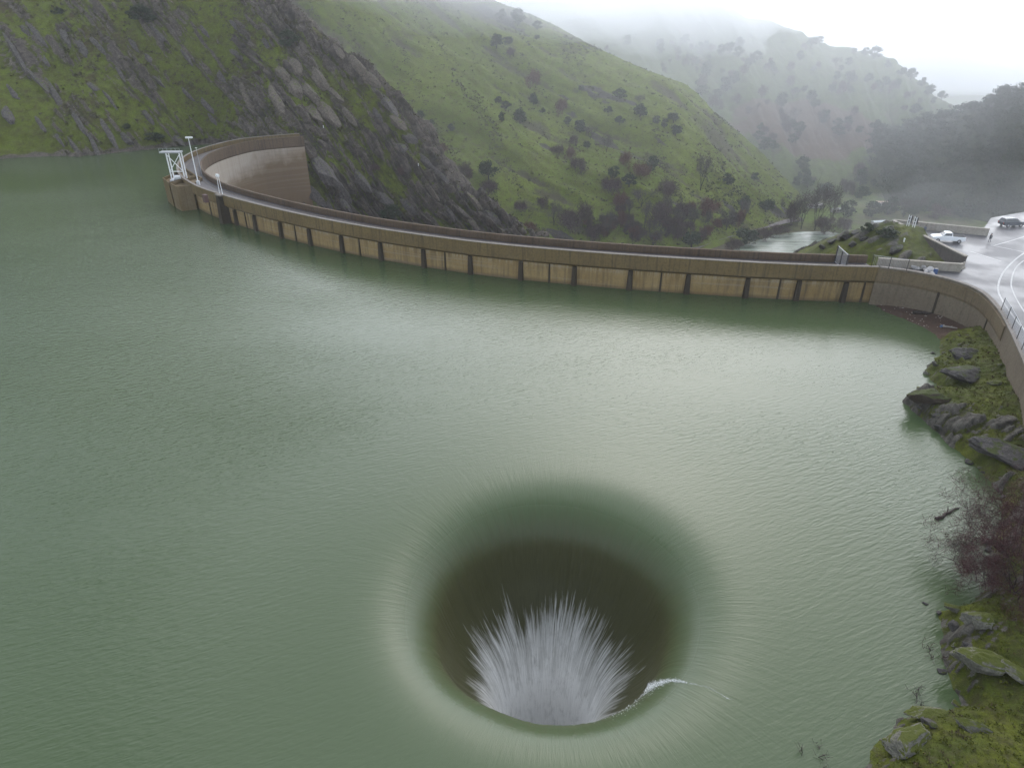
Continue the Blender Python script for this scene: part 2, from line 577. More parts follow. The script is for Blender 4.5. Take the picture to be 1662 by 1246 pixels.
# --- foggy hill behind
C_r = [(560, -90, 1000), (700, -40, 990), (850, -8, 980), (980, 3, 960), (1080, 6, 940), (1170, 14, 920), (1250, 42, 880), (1330, 70, 840), (1420, 97, 790), (1480, 130, 750), (1545, 174, 710), (1610, 218, 680)]
C_b = [(700, 330), (900, 330), (1050, 330), (1150, 330), (1230, 325), (1290, 318), (1350, 314), (1410, 314), (1460, 316), (1500, 320), (1540, 326), (1580, 330)]
cols = []
for (rx, ry, ryd), (bx, by) in zip(C_r, C_b):
    top, base = pyd(rx, ry, ryd), pz(bx, by, -84)
    mid = base * .45 + top * .55 + np.array([0, 0, 4])
    cols.append([base + [0, -8, -5], base, mid, top, top + [30, 60, -15], top + [80, 260, -110]])
NUC, NVC = 360, 240
GC = loft(cols, NUC, NVC)
nC = grid_normals(GC)
UU, VV = np.meshgrid(np.linspace(0, 11, NUC), np.linspace(0, 1, NVC), indexing='ij')
x, y, z = GC[..., 0], GC[..., 1], GC[..., 2]
g1 = fbm(UU * 1.2 + 1.2 * VV + 2.0, VV * 1.5, 21.5, 4)
env = sstep(0.03, 0.2, VV) * sstep(0.75, 0.5, VV)
GC = GC + nC * (env * 11 * g1 + 1.5 * fbm(x * .05, y * .05, z * .05, 3))[..., None]
# bare brown cutting just above the valley road
cut = np.array(pyd(1300, 262, 600))
cd = np.hypot((x - 262) / 70, (z + 48) / 20)
worn = np.clip(0.2 - .4 * g1 + 0.3 * fbm(x * .02, y * .02, z * .02, 3) + 1.1 * sstep(1.15, .6, cd + .25 * noise3(x * .05, y * .05, z * .05)), -.3, 1.2)
M_hillC = hill_mat("far_hillside", (0.080, 0.120, 0.022), (0.105, 0.145, 0.026), (0.065, 0.07, 0.026), (0.10, 0.09, 0.08), (0.15, 0.13, 0.11), (0.105, 0.072, 0.052), 0.4)
tag(mk("far_hillside", GC.reshape(-1, 3), grid_faces(NUC, NVC), M_hillC, None, True, {"rock": worn * 0, "worn": worn}), kind="structure")
register("C", GC)

# --- wooded hill at the right
D_r = [(1380, 235, 640), (1430, 206, 635), (1480, 190, 625), (1540, 173, 610), (1600, 156, 590), (1662, 138, 570), (1780, 100, 540), (1950, 70, 500), (2200, 60, 440)]
D_b = [(1440, 332), (1490, 336), (1530, 340), (1580, 345), (1630, 350), (1690, 358), (1800, 372), (1950, 400), (2200, 440)]
cols = []
for (rx, ry, ryd), (bx, by) in zip(D_r, D_b):
    top, base = pyd(rx, ry + 10, ryd), pz(bx, by, -84 + max(0, (bx - 1500)) * 0.04)
    mid = base * .5 + top * .5 + np.array([0, 0, 6])
    cols.append([base + [0, -8, -6], base, mid, top, top + [20, 40, -10], top + [60, 200, -80]])
NUD, NVD = 200, 130
GD = loft(cols, NUD, NVD)
nD = grid_normals(GD)
x, y, z = GD[..., 0], GD[..., 1], GD[..., 2]
UU, VV = np.meshgrid(np.linspace(0, 8, NUD), np.linspace(0, 1, NVD), indexing='ij')
GD = GD + nD * (sstep(0.04, .2, VV) * sstep(.75, .5, VV) * 9 * fbm(UU * 1.3, VV * 1.5, 2.2, 3))[..., None]
M_hillD = hill_mat("wooded_hillside", (0.05, 0.065, 0.028), (0.06, 0.078, 0.03), (0.05, 0.05, 0.03), (0.1, 0.09, 0.08), (0.13, 0.12, 0.1), (0.075, 0.06, 0.045), 0.4)
tag(mk("wooded_hillside", GD.reshape(-1, 3), grid_faces(NUD, NVD), M_hillD, None, True, {"rock": x * 0, "worn": x * 0 + .2}), kind="structure")
register("D", GD)

# --- distant mountain, almost lost in the cloud
cols = []
for rx, ry, yd in [(1150, 130, 1750), (1290, 122, 1720), (1390, 96, 1700), (1470, 80, 1680), (1540, 76, 1650), (1610, 104, 1630), (1700, 140, 1600), (1900, 120, 1580), (2300, 40, 1500)]:
    top = pyd(rx, ry, yd)
    cols.append([top * [.82, .82, 0] + [0, 0, -90], top * [.92, .92, 0] + [0, 0, top[2] * .5 - 30], top, top + [40, 200, -60]])
GE = loft(cols, 120, 50)
GE = GE + grid_normals(GE) * (10 * fbm(GE[..., 0] * .01, GE[..., 1] * .01, GE[..., 2] * .01, 4))[..., None]
tag(mk("distant_mountain", GE.reshape(-1, 3), grid_faces(120, 50), M_hillD, None, True, {"rock": GE[..., 0] * 0, "worn": GE[..., 0] * 0}), kind="structure")

# ================================================================== DAM
crest = [(-72.6, 243.6), (-82, 238.6), (-89.2, 232.3), (-93.7, 221), (-95.2, 208), (-92.8, 194.5), (-86.2, 179.5), (-76.8, 166.6), (-66.7, 157), (-56.2, 148.6), (-44, 140.0), (-30, 131.6),
         (-13.8, 123.9), (0, 118.8), (18, 114.0), (37.4, 110.1), (50, 108.2), (61, 107.2)]
NC = 320
CR = resample(crest, NC)
CT = np.gradient(CR, axis=0)
CT /= np.linalg.norm(CT, axis=1)[:, None]
CN = np.stack([CT[:, 1], -CT[:, 0]], -1)       # points upstream

def sweep(profile, i0=0, i1=NC, cap=True, base=None):
    """profile: list of (offset upstream, z), closed"""
    P, N = (CR, CN) if base is None else base
    P, N = P[i0:i1], N[i0:i1]
    m = len(profile)
    v = np.array([[(p[0] + n[0] * d, p[1] + n[1] * d, zz) for d, zz in profile] for p, n in zip(P, N)]).reshape(-1, 3)
    k = len(P)
    f = []
    for i in range(k - 1):
        for j in range(m):
            j2 = (j + 1) % m
            f.append((i * m + j, (i + 1) * m + j, (i + 1) * m + j2, i * m + j2))
    if cap:
        f.append(tuple(range(m)))
        f.append(tuple(reversed(range((k - 1) * m, k * m))))
    return v, f

# upstream face: warm algae-stained concrete; downstream face: paler, with a brown drip zone below
t = NT("dam_concrete")
p = t.position()
sep = t.add("ShaderNodeSeparateXYZ"); t.link(p, sep.inputs[0])
n1 = t.noise(p, 0.3, 5)
n2 = t.noise(t.mapping(p, (1.6, 1.6, 0.10)), 1.0, 5, 0.65)
n3 = t.noise(p, 4.0, 4, 0.7)
n4 = t.noise(t.mapping(p, (0.05, 0.05, 2.2)), 1.0, 2, 0.5)
c = t.mix(t.ramp(n1, [(0.35, 0.0), (0.65, 1.0)]), (0.315, 0.225, 0.098), (0.250, 0.165, 0.064))
c = t.mix(t.ramp(n2, [(0.48, 0.0), (0.7, 0.75)]), c, (0.085, 0.064, 0.04))
c = t.mix(t.ramp(n4, [(0.56, 0.0), (0.62, 0.4)]), c, (0.30, 0.25, 0.18))
# pale mineral streaks just under the walkway
hz_ = t.math('MULTIPLY', t.ramp(t.math('ADD', t.math('MULTIPLY', sep.outputs[2], 0.2), t.math('MULTIPLY', n2, 0.55)), [(0.72, 0.0), (1.0, 1.0)]), t.ramp(n2, [(0.42, 0.6), (0.5, 0.0)]))
c = t.mix(hz_, c, (0.36, 0.33, 0.28))
# wet dark band at the waterline
wet = t.ramp(t.math('ADD', t.math('MULTIPLY', sep.outputs[2], 0.5), t.math('MULTIPLY', n1, 0.5)), [(0.30, 0.75), (0.62, 0.0)])
c = t.mix(wet, c, (0.075, 0.058, 0.03))
c = t.mix(t.ramp(n3, [(0.35, 0.3), (0.55, 0.0)]), c, (0.09, 0.07, 0.045))
M_dam = t.out(c, 0.8, t.bump(n3, 0.4, 0.05), None, 0.3)

t = NT("dam_downstream_concrete")
p = t.position()
sep = t.add("ShaderNodeSeparateXYZ"); t.link(p, sep.inputs[0])
n1 = t.noise(p, 0.12, 5)
n2 = t.noise(t.mapping(p, (1.2, 1.2, 0.05)), 1.0, 5, 0.65)
n4 = t.noise(t.mapping(p, (0.03, 0.03, 1.2)), 1.0, 2, 0.5)
zb_ = t.math('ADD', t.math('MULTIPLY', sep.outputs[1], 0.30), -70.5)          # the dry upper zone dips along the arch
dry = t.math('ADD', t.math('MULTIPLY', t.math('SUBTRACT', sep.outputs[2], zb_), 0.09), t.math('MULTIPLY', t.math('SUBTRACT', n1, .5), 1.1))
c = t.mix(t.ramp(t.math('ADD', dry, .3), [(0.2, 0.0), (0.6, 1.0)]), (0.185, 0.130, 0.080), (0.42, 0.365, 0.305))
c = t.mix(t.ramp(n2, [(0.50, 0.0), (0.72, 0.30)]), c, (0.15, 0.11, 0.075))
c = t.mix(t.ramp(n4, [(0.52, 0.0), (0.6, 0.07)]), c, (0.46, 0.42, 0.37))
M_dam_ds = t.out(c, 0.85, None, None, 0.2)
M_parapet = concrete("parapet_concrete", (0.175, 0.124, 0.052), (0.138, 0.098, 0.042), (0.070, 0.052, 0.028))
M_parapet_in = concrete("inner_parapet_concrete", (0.135, 0.095, 0.062), (0.11, 0.075, 0.048), (0.06, 0.045, 0.035))
M_dark = concrete("stained_concrete", (0.055, 0.042, 0.028), (0.045, 0.035, 0.024), (0.025, 0.02, 0.015))
M_coping = concrete("coping_concrete", (0.26, 0.235, 0.21), (0.21, 0.185, 0.155), (0.12, 0.10, 0.08), 0.8)
M_walk = concrete("walkway_concrete", (0.110, 0.102, 0.104), (0.085, 0.078, 0.080), (0.07, 0.065, 0.065), 0.4, 0.5)

dam = empty("arch_dam", (CR[NC // 2][0], CR[NC // 2][1], 0), 0, "long curved concrete arch dam with walled walkway, holding back the green lake", "dam")
bpy.context.view_layer.update()
INV = Matrix.Translation(-dam.location)
def on_dam(name, v, f, mat, smooth=False):
    o = mk(name, np.asarray(v) - np.array(dam.location)[None, :], f, mat, dam, smooth)
    return o
v, f = sweep([(-0.85, -14), (-0.85, 4.2), (-3.6, 4.2), (-3.6, -14)])
on_dam("upstream_wall", v, f, M_dam)
v, f = sweep([(-3.605, 4.2), (-6.0, 4.2), (-6.6, -30), (-9, -95), (-3.605, -95)])
on_dam("downstream_wall", v, f, M_dam_ds)
v, f = sweep([(0, 4.15), (0, 6.55), (-0.45, 6.55), (-0.45, 4.204), (-0.9, 4.204), (-0.9, 3.5)])
on_dam("upstream_parapet", v, f, M_parapet)
v, f = sweep([(0.06, 6.552), (0.06, 6.66), (-0.52, 6.66), (-0.52, 6.552)])
on_dam("coping", v, f, M_coping)
v, f = sweep([(-0.455, 4.204), (-0.455, 5.25), (-5.9, 5.25), (-5.9, 4.204)])
on_dam("walkway", v, f, M_walk)
v, f = sweep([(-5.905, 4.204), (-5.905, 6.6), (-6.35, 6.6), (-6.35, 3.6), (-6.02, 3.2), (-6.02, 4.204)])
on_dam("downstream_parapet", v, f, M_parapet_in)
# rail kerbs along the walkway
for d in (-1.6, -4.6):
    v, f = sweep([(d, 5.252), (d, 5.36), (d - .22, 5.36), (d - .22, 5.252)])
    on_dam("walkway_kerb", v, f, M_coping)

def nearest_crest(px, py, z=0.0):
    q = pz(px, py, z)[:2]
    return int(np.argmin(((CR - CN * 0.85 - q) ** 2).sum(1)))
wide = [(384, 365), (419, 375), (460, 386), (506, 397), (560, 408), (622, 420), (691, 431), (766, 442), (846, 453), (934.7, 462), (1023.7, 470), (1116, 477), (1211.7, 483), (1291.5, 485), (1359.7, 486)]
thin = [(345, 350), (400, 370), (482, 392), (590, 414), (727.7, 437), (890, 458), (1069, 474), (1258, 485), (1393.7, 487)]
for lst, wd, pr in ((wide, 0.95, 0.55), (thin, 0.34, 0.16)):
    for px_, py_ in lst:
        i = nearest_crest(px_, py_)
        c0, n, tt = CR[i], CN[i], CT[i]
        vs = []
        for zz, hw, d in ((-3, wd * .72, pr * 1.2), (3.55, wd * .42, pr)):
            for a, b in ((-hw, -.88), (-hw * .75, -.85 + d), (hw * .75, -.85 + d), (hw, -.88)):
                q = c0 + tt * a + n * b
                vs.append((q[0], q[1], zz))
        fs = [(0, 1, 5, 4), (1, 2, 6, 5), (2, 3, 7, 6), (3, 0, 4, 7), (0, 3, 2, 1), (4, 5, 6, 7)]
        on_dam("pilaster" if wd > .5 else "joint_rib", vs, fs, M_dark)
# round pier that carries the gauge post
i = nearest_crest(368, 361)
c0, n, tt = CR[i], CN[i], CT[i]
vs = []
for zz, hw, d in ((-3, 1.25, 1.3), (6.3, .95, .9)):
    for a, b in ((-hw, -.84), (-hw * .7, d), (hw * .7, d), (hw, -.84)):
        q = c0 + tt * a + n * b
        vs.append((q[0], q[1], zz))
on_dam("gauge_pier", vs, [(0, 1, 5, 4), (1, 2, 6, 5), (2, 3, 7, 6), (3, 0, 4, 7), (4, 5, 6, 7)], M_dark)

# intake block standing out into the lake
def block(name, corners, z0, z1, mat, rim=0.45, sink=0.7):
    n = len(corners)
    P = np.array([c[:2] for c in corners])
    cen = P.mean(0)
    Q = cen + (P - cen) * (1 - rim / np.linalg.norm(P - cen, axis=1).mean())
    vs = [(*p, z0) for p in P] + [(*p, z1) for p in P] + [(*q, z1) for q in Q] + [(*q, z1 - sink) for q in Q]
    fs = []
    for k in range(n):
        k2 = (k + 1) % n
        for r in range(3):
            fs.append((r * n + k, r * n + k2, (r + 1) * n + k2, (r + 1) * n + k))
    fs.append(tuple(range(3 * n, 4 * n)))
    return on_dam(name, vs, fs, mat)
M_block = concrete("intake_concrete", (0.195, 0.150, 0.090), (0.165, 0.118, 0.058), (0.095, 0.068, 0.034))
a, b, c_ = pz(275.5, 297.5, 6.0), pz(286, 303, 6.0), pz(311, 300.5, 6.0)
block("intake_block", [a, b, c_, np.array(c_) + [-1, 9, 0], np.array(a) + [3, 9, 0]], -5, 6.0, M_block)
a, b = pz(263.5, 288.5, 6.0), pz(273.5, 296.5, 6.0)
block("intake_side_wall", [a, b, np.array(b) + [3, 9, 0], np.array(a) + [1, 12, 0]], -5, 6.0, M_parapet)

# ================================================================== WATER
HC, HR = np.array([3.4, 42.6]), 10.5
# the water's slope steepens smoothly from flat lake to the vertical throat
rr_ = np.linspace(23, 9.75, 400)
sl_ = np.tan(np.radians(80) * ((23 - rr_) / 13.25) ** 4.4)
zz_ = -np.r_[0, np.cumsum(.5 * (sl_[1:] + sl_[:-1]) * -np.diff(rr_))]
prof = [(46, 0), (40, 0), (34, 0), (28, 0)] + [(float(rr_[k]), float(zz_[k])) for k in range(0, 400, 9)]
zb_0 = prof[-1][1]
prof += [(9.45, zb_0 - 1.2), (8.95, zb_0 - 2.5), (8.15, zb_0 - 3.9), (7.15, zb_0 - 5.4), (6.1, zb_0 - 7.0), (5.2, zb_0 - 9.0), (4.55, zb_0 - 11.8), (4.1, zb_0 - 15), (3.9, zb_0 - 21)]
pr = np.array(prof)
PR = resample(pr[:, :], 170, True)
# denser rings near the lip
NA = 512
ang = np.linspace(0, 2 * np.pi, NA, endpoint=False)
AA, RR = np.meshgrid(ang, PR[:, 0], indexing='ij')
ZZ = np.broadcast_to(PR[:, 1], AA.shape).copy()
ca, sa = np.cos(AA), np.sin(AA)
lipw = sstep(15, 11, RR)
rough_ = noise3(ca * 14, sa * 14, RR * 0.08) * .6 + noise3(ca * 34, sa * 34, RR * .1 + 7) * .5
low = noise3(ca * 1.6, sa * 1.6, 3.3)
RR2 = RR + lipw * (0.16 * rough_ + 0.35 * low) * sstep(3, 8, RR)
ZZ = ZZ + lipw * 0.09 * rough_
sq = 1 / np.maximum(np.abs(ca), np.abs(sa))                # the patch's outer edge is a square, so the flat lake joins it cleanly
RR2 = RR2 * (1 + (sq - 1) * sstep(30, 46, RR))
wv = np.stack([HC[0] + RR2 * ca, HC[1] + RR2 * sa, ZZ], -1)
verts = wv.reshape(-1, 3)
nr = PR.shape[0]
faces = [tuple(q) for q in grid_faces(NA, nr, True)[:, ::-1].tolist()]
# floor of the shaft
faces.append(tuple((i * nr + nr - 1) for i in range(NA)))
# flat lake sheet around: dam + banks (its edge lies under the shores)
up = CR - CN * 1.2
lake = [tuple(q) for q in up[::6]] + [tuple(up[-1])]
lake = lake + [(74, 104), (80, 92), (74, 80), (90, 60), (80, 20), (60, -80), (-500, -120), (-640, 60), (-600, 200), (-330, 210), (-171, 246), (-110, 262), (-80, 252)]
bm = bmesh.new()
bm.faces.new([bm.verts.new((q[0], q[1], 0.0)) for q in lake])
for co_, no_ in (((HC[0] - 46, 0, 0), (1, 0, 0)), ((HC[0] + 46, 0, 0), (1, 0, 0)), ((0, HC[1] - 46, 0), (0, 1, 0)), ((0, HC[1] + 46, 0), (0, 1, 0))):
    bmesh.ops.bisect_plane(bm, geom=bm.verts[:] + bm.edges[:] + bm.faces[:], plane_co=co_, plane_no=no_, dist=1e-5)
for f in list(bm.faces):
    c_ = f.calc_center_median()
    if abs(c_.x - HC[0]) < 46 and abs(c_.y - HC[1]) < 46:
        bm.faces.remove(f)
bmesh.ops.triangulate(bm, faces=bm.faces[:])
bm.verts.index_update()
bm.normal_update()
base = len(verts)
verts = np.vstack([verts, [tuple(v.co) for v in bm.verts]])
n_polar = len(faces)
for f in bm.faces:
    ids = [base + v.index for v in f.verts]
    faces.append(tuple(ids if f.normal.z > 0 else ids[::-1]))
bm.free()

t = NT("lake_water")
p = t.position()
sep = t.add("ShaderNodeSeparateXYZ"); t.link(p, sep.inputs[0])
dx = t.math('SUBTRACT', sep.outputs[0], float(HC[0])); dy = t.math('SUBTRACT', sep.outputs[1], float(HC[1]))
rad = t.math('SQRT', t.math('ADD', t.math('MULTIPLY', dx, dx), t.math('MULTIPLY', dy, dy)))
nx, ny = t.math('DIVIDE', dx, t.math('MAXIMUM', rad, 0.1)), t.math('DIVIDE', dy, t.math('MAXIMUM', rad, 0.1))
comb = t.add("ShaderNodeCombineXYZ")
t.link(t.math('MULTIPLY', nx, 40.0), comb.inputs[0]); t.link(t.math('MULTIPLY', ny, 40.0), comb.inputs[1])
t.link(t.math('ADD', t.math('MULTIPLY', rad, 0.25), t.math('MULTIPLY', sep.outputs[2], 0.12)), comb.inputs[2])
streak = t.noise(comb.outputs[0], 1.0, 4, 0.7)
streak2 = t.noise(comb.outputs[0], 3.0, 3, 0.7)
# wind ripples, stretched along their crests
rp = t.mapping(p, (2.7, 2.7, 1.0), (0, 0, R(-24)))
w1 = t.noise(t.mapping(rp, (0.22, 1.05, 1)), 1.0, 3, 0.5, 0.4)
w2 = t.noise(t.mapping(rp, (0.6, 2.3, 1), (0, 0, R(8))), 1.0, 3, 0.6, 0.3)
w3 = t.noise(t.mapping(p, (0.9, 2.6, 1), (0, 0, R(35))), 1.0, 2, 0.5, 0.2)
gust = t.ramp(t.noise(t.mapping(p, (0.010, 0.02, 1), (0, 0, R(-20))), 1.0, 3, 0.5), [(0.35, 0.25), (0.65, 1.0)])
hgt = t.math('ADD', t.math('ADD', t.math('MULTIPLY', w1, 0.9), t.math('MULTIPLY', w2, 0.45)), t.math('MULTIPLY', w3, 0.35))
# the wind keeps off the drawn-down water near the hole
calm = t.ramp(t.math('DIVIDE', rad, 60.0), [(0.24, 0.0), (0.60, 1.0)])
hgt = t.math('MULTIPLY', t.math('MULTIPLY', hgt, gust), calm)
near = t.ramp(t.math('DIVIDE', rad, 60.0), [(0.20, 1.0), (0.42, 0.0)])
hgt2 = t.math('MULTIPLY', t.math('ADD', streak, t.math('MULTIPLY', streak2, 0.4)), near)
hh = t.math('ADD', hgt, t.math('MULTIPLY', hgt2, 0.26))
nrm = t.bump(hh, 1.0, 0.13)
body = t.noise(p, 0.012, 3)
c = t.mix(t.ramp(body, [(0.35, 0.0), (0.65, 1.0)]), (0.060, 0.090, 0.040), (0.070, 0.100, 0.045))
# below the lip the sheet is thin over dark concrete, then breaks into white water
zz = sep.outputs[2]
thinf = t.ramp(t.math('ADD', t.math('MULTIPLY', zz, -0.1), t.math('MULTIPLY', t.math('ADD', t.math('MULTIPLY', t.math('SUBTRACT', streak2, .5), .30), t.math('MULTIPLY', t.math('SUBTRACT', streak, .5), .25)), 1.0)), [(0.05, 0.0), (0.42, 1.0)])
c = t.mix(thinf, c, t.mix(streak2, (0.040, 0.040, 0.015), (0.095, 0.095, 0.042)))
comb2 = t.add("ShaderNodeCombineXYZ")
t.link(t.math('MULTIPLY', nx, 3.2), comb2.inputs[0]); t.link(t.math('MULTIPLY', ny, 3.2), comb2.inputs[1])
t.link(t.math('MULTIPLY', zz, .05), comb2.inputs[2])
tong = t.noise(comb2.outputs[0], 1.0, 4, 0.65)
fo = t.math('ADD', t.math('ADD', t.math('MULTIPLY', zz, -0.046), t.math('MULTIPLY', t.math('SUBTRACT', tong, 0.5), 0.45)), t.math('MULTIPLY', t.math('SUBTRACT', streak, 0.5), 0.42))
foam = t.ramp(fo, [(0.45, 0.0), (0.58, 0.55), (0.78, 1.0)])
clump = t.noise(t.mapping(p, (1.6, 1.6, .5)), 1.0, 5, .7)
foam = t.math('MULTIPLY', foam, t.math('MULTIPLY', t.ramp(streak2, [(0.30, 0.70), (0.50, 1.0)]), t.ramp(clump, [(0.25, .7), (.5, 1.0)])))
c = t.mix(foam, c, (0.95, 0.95, 0.93))
rgh = t.math('ADD', t.math('ADD', 0.13, t.math('MULTIPLY', t.ramp(t.math('MULTIPLY', zz, -.5), [(0.0, 0.0), (0.35, .35), (0.9, 1.0)]), .30)), t.math('MULTIPLY', foam, .35))
M_water = t.out(c, rgh, nrm, None, 0.5)
t.b.inputs["IOR"].default_value = 1.333
water = mk("lake_water", verts, faces, M_water, None, True)
for pg in list(water.data.polygons)[n_polar:]:
    pg.use_smooth = False
tag(water, kind="structure")

# ================================================================== RIGHT BANK
shore_px = [(1330, 480), (1405, 489), (1440, 508), (1475, 521), (1505, 533), (1527, 552), (1523, 578), (1500, 600), (1510, 617), (1528, 634), (1492, 638), (1465, 650), (1492, 676), (1510, 693), (1535, 716),
            (1570, 745), (1602, 778), (1628, 806), (1622, 850), (1600, 905), (1606, 955), (1565, 985), (1523, 993), (1532, 1030), (1524, 1062), (1540, 1092), (1552, 1118), (1562, 1142), (1500, 1156), (1460, 1170),
            (1440, 1192), (1415, 1222), (1392, 1252), (1350, 1330)]
shore = np.array([pz(*q, 0)[:2] for q in shore_px])
shore = np.vstack([shore, [(10, 5), (0, -30)]])
poly = np.vstack([shore, [(160, -30), (160, 118), (46, 118)]])

def seg_dist(X, Y, pts):
    d = np.full(X.shape, 1e9)
    for a, b in zip(pts[:-1], pts[1:]):
        ab = b - a
        t_ = np.clip(((X - a[0]) * ab[0] + (Y - a[1]) * ab[1]) / (ab @ ab + 1e-9), 0, 1)
        d = np.minimum(d, np.hypot(X - a[0] - t_ * ab[0], Y - a[1] - t_ * ab[1]))
    return d

def in_poly(X, Y, pts):
    r_ = np.zeros(X.shape, bool)
    j = len(pts) - 1
    for i in range(len(pts)):
        c1 = (pts[i][1] > Y) != (pts[j][1] > Y)
        xx = (pts[j][0] - pts[i][0]) * (Y - pts[i][1]) / (pts[j][1] - pts[i][1] + 1e-12) + pts[i][0]
        r_ ^= c1 & (X < xx)
        j = i
    return r_

wall_line = np.array([(60.6, 107.3), (64, 105.9), (67.2, 103.6), (69.6, 100.6), (70.7, 96.8), (70.0, 92.4), (67.6, 85.5), (61.0, 71.0), (54.8, 58.5), (54.2, 51), (58, 45), (68, 42), (92, 40)])
WL = resample(wall_line, 124)
LOT_Z = 5.30
lot_poly = [(62.4, 111.4), (61.0, 107.7)] + [tuple(q) for q in (WL + np.array([[0.25, 0.1]]))[2:]] + [(300, 41), (300, 190), (200, 178), (135, 158), (101, 142), (91.6, 130.2), (77.6, 136.2), (78.6, 113.2), (75.6, 108.9)]

gx = np.arange(17, 80, 0.13)
gy = np.arange(20, 112, 0.14)
X, Y = np.meshgrid(gx, gy, indexing='ij')
wn1 = fbm(X * .25, Y * .25, 1.5, 4)
d = seg_dist(X, Y, shore)
d = np.where(in_poly(X, Y, poly), d, -d) + 0.35 * fbm(X * .6, Y * .6, 3.3, 3)
beach = sstep(83, 90, Y) * sstep(1.0, 0, np.abs(0)) if False else sstep(92.5, 95.5, Y)
cliff = 1.25 + 0.7 * noise3(X * .12, Y * .12, 8.8)
Zr = cliff * sstep(-0.1, 1.5, d) + 0.20 * np.maximum(d, 0) + 0.35 * wn1 * sstep(0, 3, d) - sstep(0.0, -0.6, d) * 1.2
Zb = 0.10 * d + 0.06 * wn1
Z = Zr * (1 - beach) + np.where(d > -3, Zb, Zr) * beach
Z = np.where(d < 0, np.minimum(Z, d * 0.6 + 0.05), Z)
# slabby ledges dipping along the shore
ls = (X * 0.55 - Y * 0.83)
ll = (X * 0.83 + Y * 0.55)
def planks(u, v, P_, L_, sh):
    q = u / P_ + noise3(v * .12, u * .1, sh) * .9
    i = np.floor(q); fr = q - i
    ln = v / L_ + hash2(i, i * 0 + 3) * 9 + .3 * noise3(v * .4, u * .5, sh + 2)
    j = np.floor(ln); fl = ln - j
    return hash2(i, j + 40 * int(sh)), np.where(fr < 0.75, fr / 0.75, (1 - fr) / 0.25) * sstep(0, .12, fl) * sstep(1, .82, fl)
near_shore = sstep(5.0, 0.6, d)
covr = .15 + .55 * fbm(X * .16 + 9, Y * .16, 6.6, 4) + .36 * near_shore
ha, pa = planks(ls, ll, 2.6, 4.2, 2)
hb, pb = planks(ls, ll, 1.0, 1.7, 4)
hc, pc = planks(ls, ll, .42, .8, 6)
ka = sstep(0, .2, ha * .8 + covr - 1.02); kb = sstep(0, .2, hb * .8 + covr - 1.0); kc = sstep(0, .2, hc * .8 + covr - .95)
onland = (1 - beach) * sstep(-.2, .5, d)
Z = Z + onland * (ka * pa * (.35 + .75 * ha) + kb * pb * (.14 + .35 * hb) + kc * pc * (.05 + .16 * hc))
Z = Z + onland * (.15 + .5 * np.maximum(ka, kb)) * .22 * fbm(X * 2.2, Y * 2.2, 4.1, 4)
rocky = np.maximum.reduce([ka * sstep(.15, .4, pa), kb * sstep(.15, .4, pb), .8 * kc * sstep(.2, .5, pc)]) * (1 - beach)
crevR_shade = np.clip(np.maximum.reduce([ka * sstep(.35, .05, pa), .8 * kb * sstep(.35, .05, pb)]), 0, 1) * (1 - beach) * .75  # painted shade along the low edges of the ledges
Z = Z + (1 - beach) * sstep(0.2, 1.5, d) * (0.10 * fbm(X * 1.5, Y * 1.5, 2.2, 3) + 0.05 * fbm(X * 4, Y * 4, 5.2, 2))
Z = np.where(in_poly(X, Y, np.array(lot_poly)), np.minimum(Z, LOT_Z - 1.2), Z)
Z = np.where(seg_dist(X, Y, WL) < 4, np.minimum(Z, 3.2), Z)
rockR = np.clip(rocky * .95 + 0.45 * sstep(0.6, 0.1, d) * (1 - beach), 0, 1)
wornR = np.clip(beach * 1.6 + 0.45 * fbm(X * .22, Y * .22, 8.1, 4) + 0.16, -.3, 1.6)
GR = np.stack([X, Y, Z], -1)
t = NT("mossy_bank")
p = t.position()
big = t.noise(p, 0.25, 4); med = t.noise(p, 1.3, 6, 0.65); fin = t.noise(p, 9.0, 4, 0.7)
g = t.mix(t.ramp(big, [(0.38, 0.0), (0.62, 1.0)]), (0.105, 0.118, 0.008), (0.066, 0.084, 0.010))
g = t.mix(t.ramp(med, [(0.45, 0.0), (0.66, 0.8)]), g, (0.055, 0.046, 0.018))
g = t.mix(t.ramp(fin, [(0.35, 0.6), (0.6, 0.0)]), g, (0.025, 0.032, 0.008))
ea = t.mix(t.ramp(med, [(0.35, 0.0), (0.65, 1.0)]), (0.075, 0.048, 0.034), (0.105, 0.065, 0.046))
ea = t.mix(t.ramp(fin, [(0.4, 0.5), (0.6, 0.0)]), ea, (0.05, 0.032, 0.024))
wv_ = t.math('ADD', t.attr("worn"), t.math('MULTIPLY', t.math('SUBTRACT', med, 0.5), 0.8))
g = t.mix(t.ramp(wv_, [(0.5, 0.0), (0.8, 1.0)]), g, ea)
rk = t.mix(t.ramp(med, [(0.38, 0.0), (0.62, 1.0)]), (0.060, 0.053, 0.045), (0.150, 0.140, 0.114))
rk = t.mix(t.ramp(fin, [(0.38, 0.6), (0.6, 0.0)]), rk, (0.04, 0.037, 0.033))
f_ = t.math('ADD', t.math('ADD', t.attr("rock"), t.math('MULTIPLY', t.math('SUBTRACT', fin, 0.5), 0.5)), t.math('MULTIPLY', t.math('SUBTRACT', med, 0.5), 0.9))
c = t.mix(t.ramp(f_, [(0.45, 0.0), (0.62, 1.0)]), g, rk)
c = t.mix(t.math('MULTIPLY', t.attr('crevice_shade'), .8), c, (0.020, 0.017, 0.013))  # ledge clefts darkened by colour, as shade
h = t.math('ADD', t.math('MULTIPLY', med, 0.6), t.math('MULTIPLY', fin, 0.35))
M_bank = t.out(c, 0.9, t.bump(h, 0.9, 0.22), None, 0.2)
fR = grid_faces(len(gx), len(gy))
fR = fR[(GR[..., 2].reshape(-1)[fR] > -2.5).any(1)]
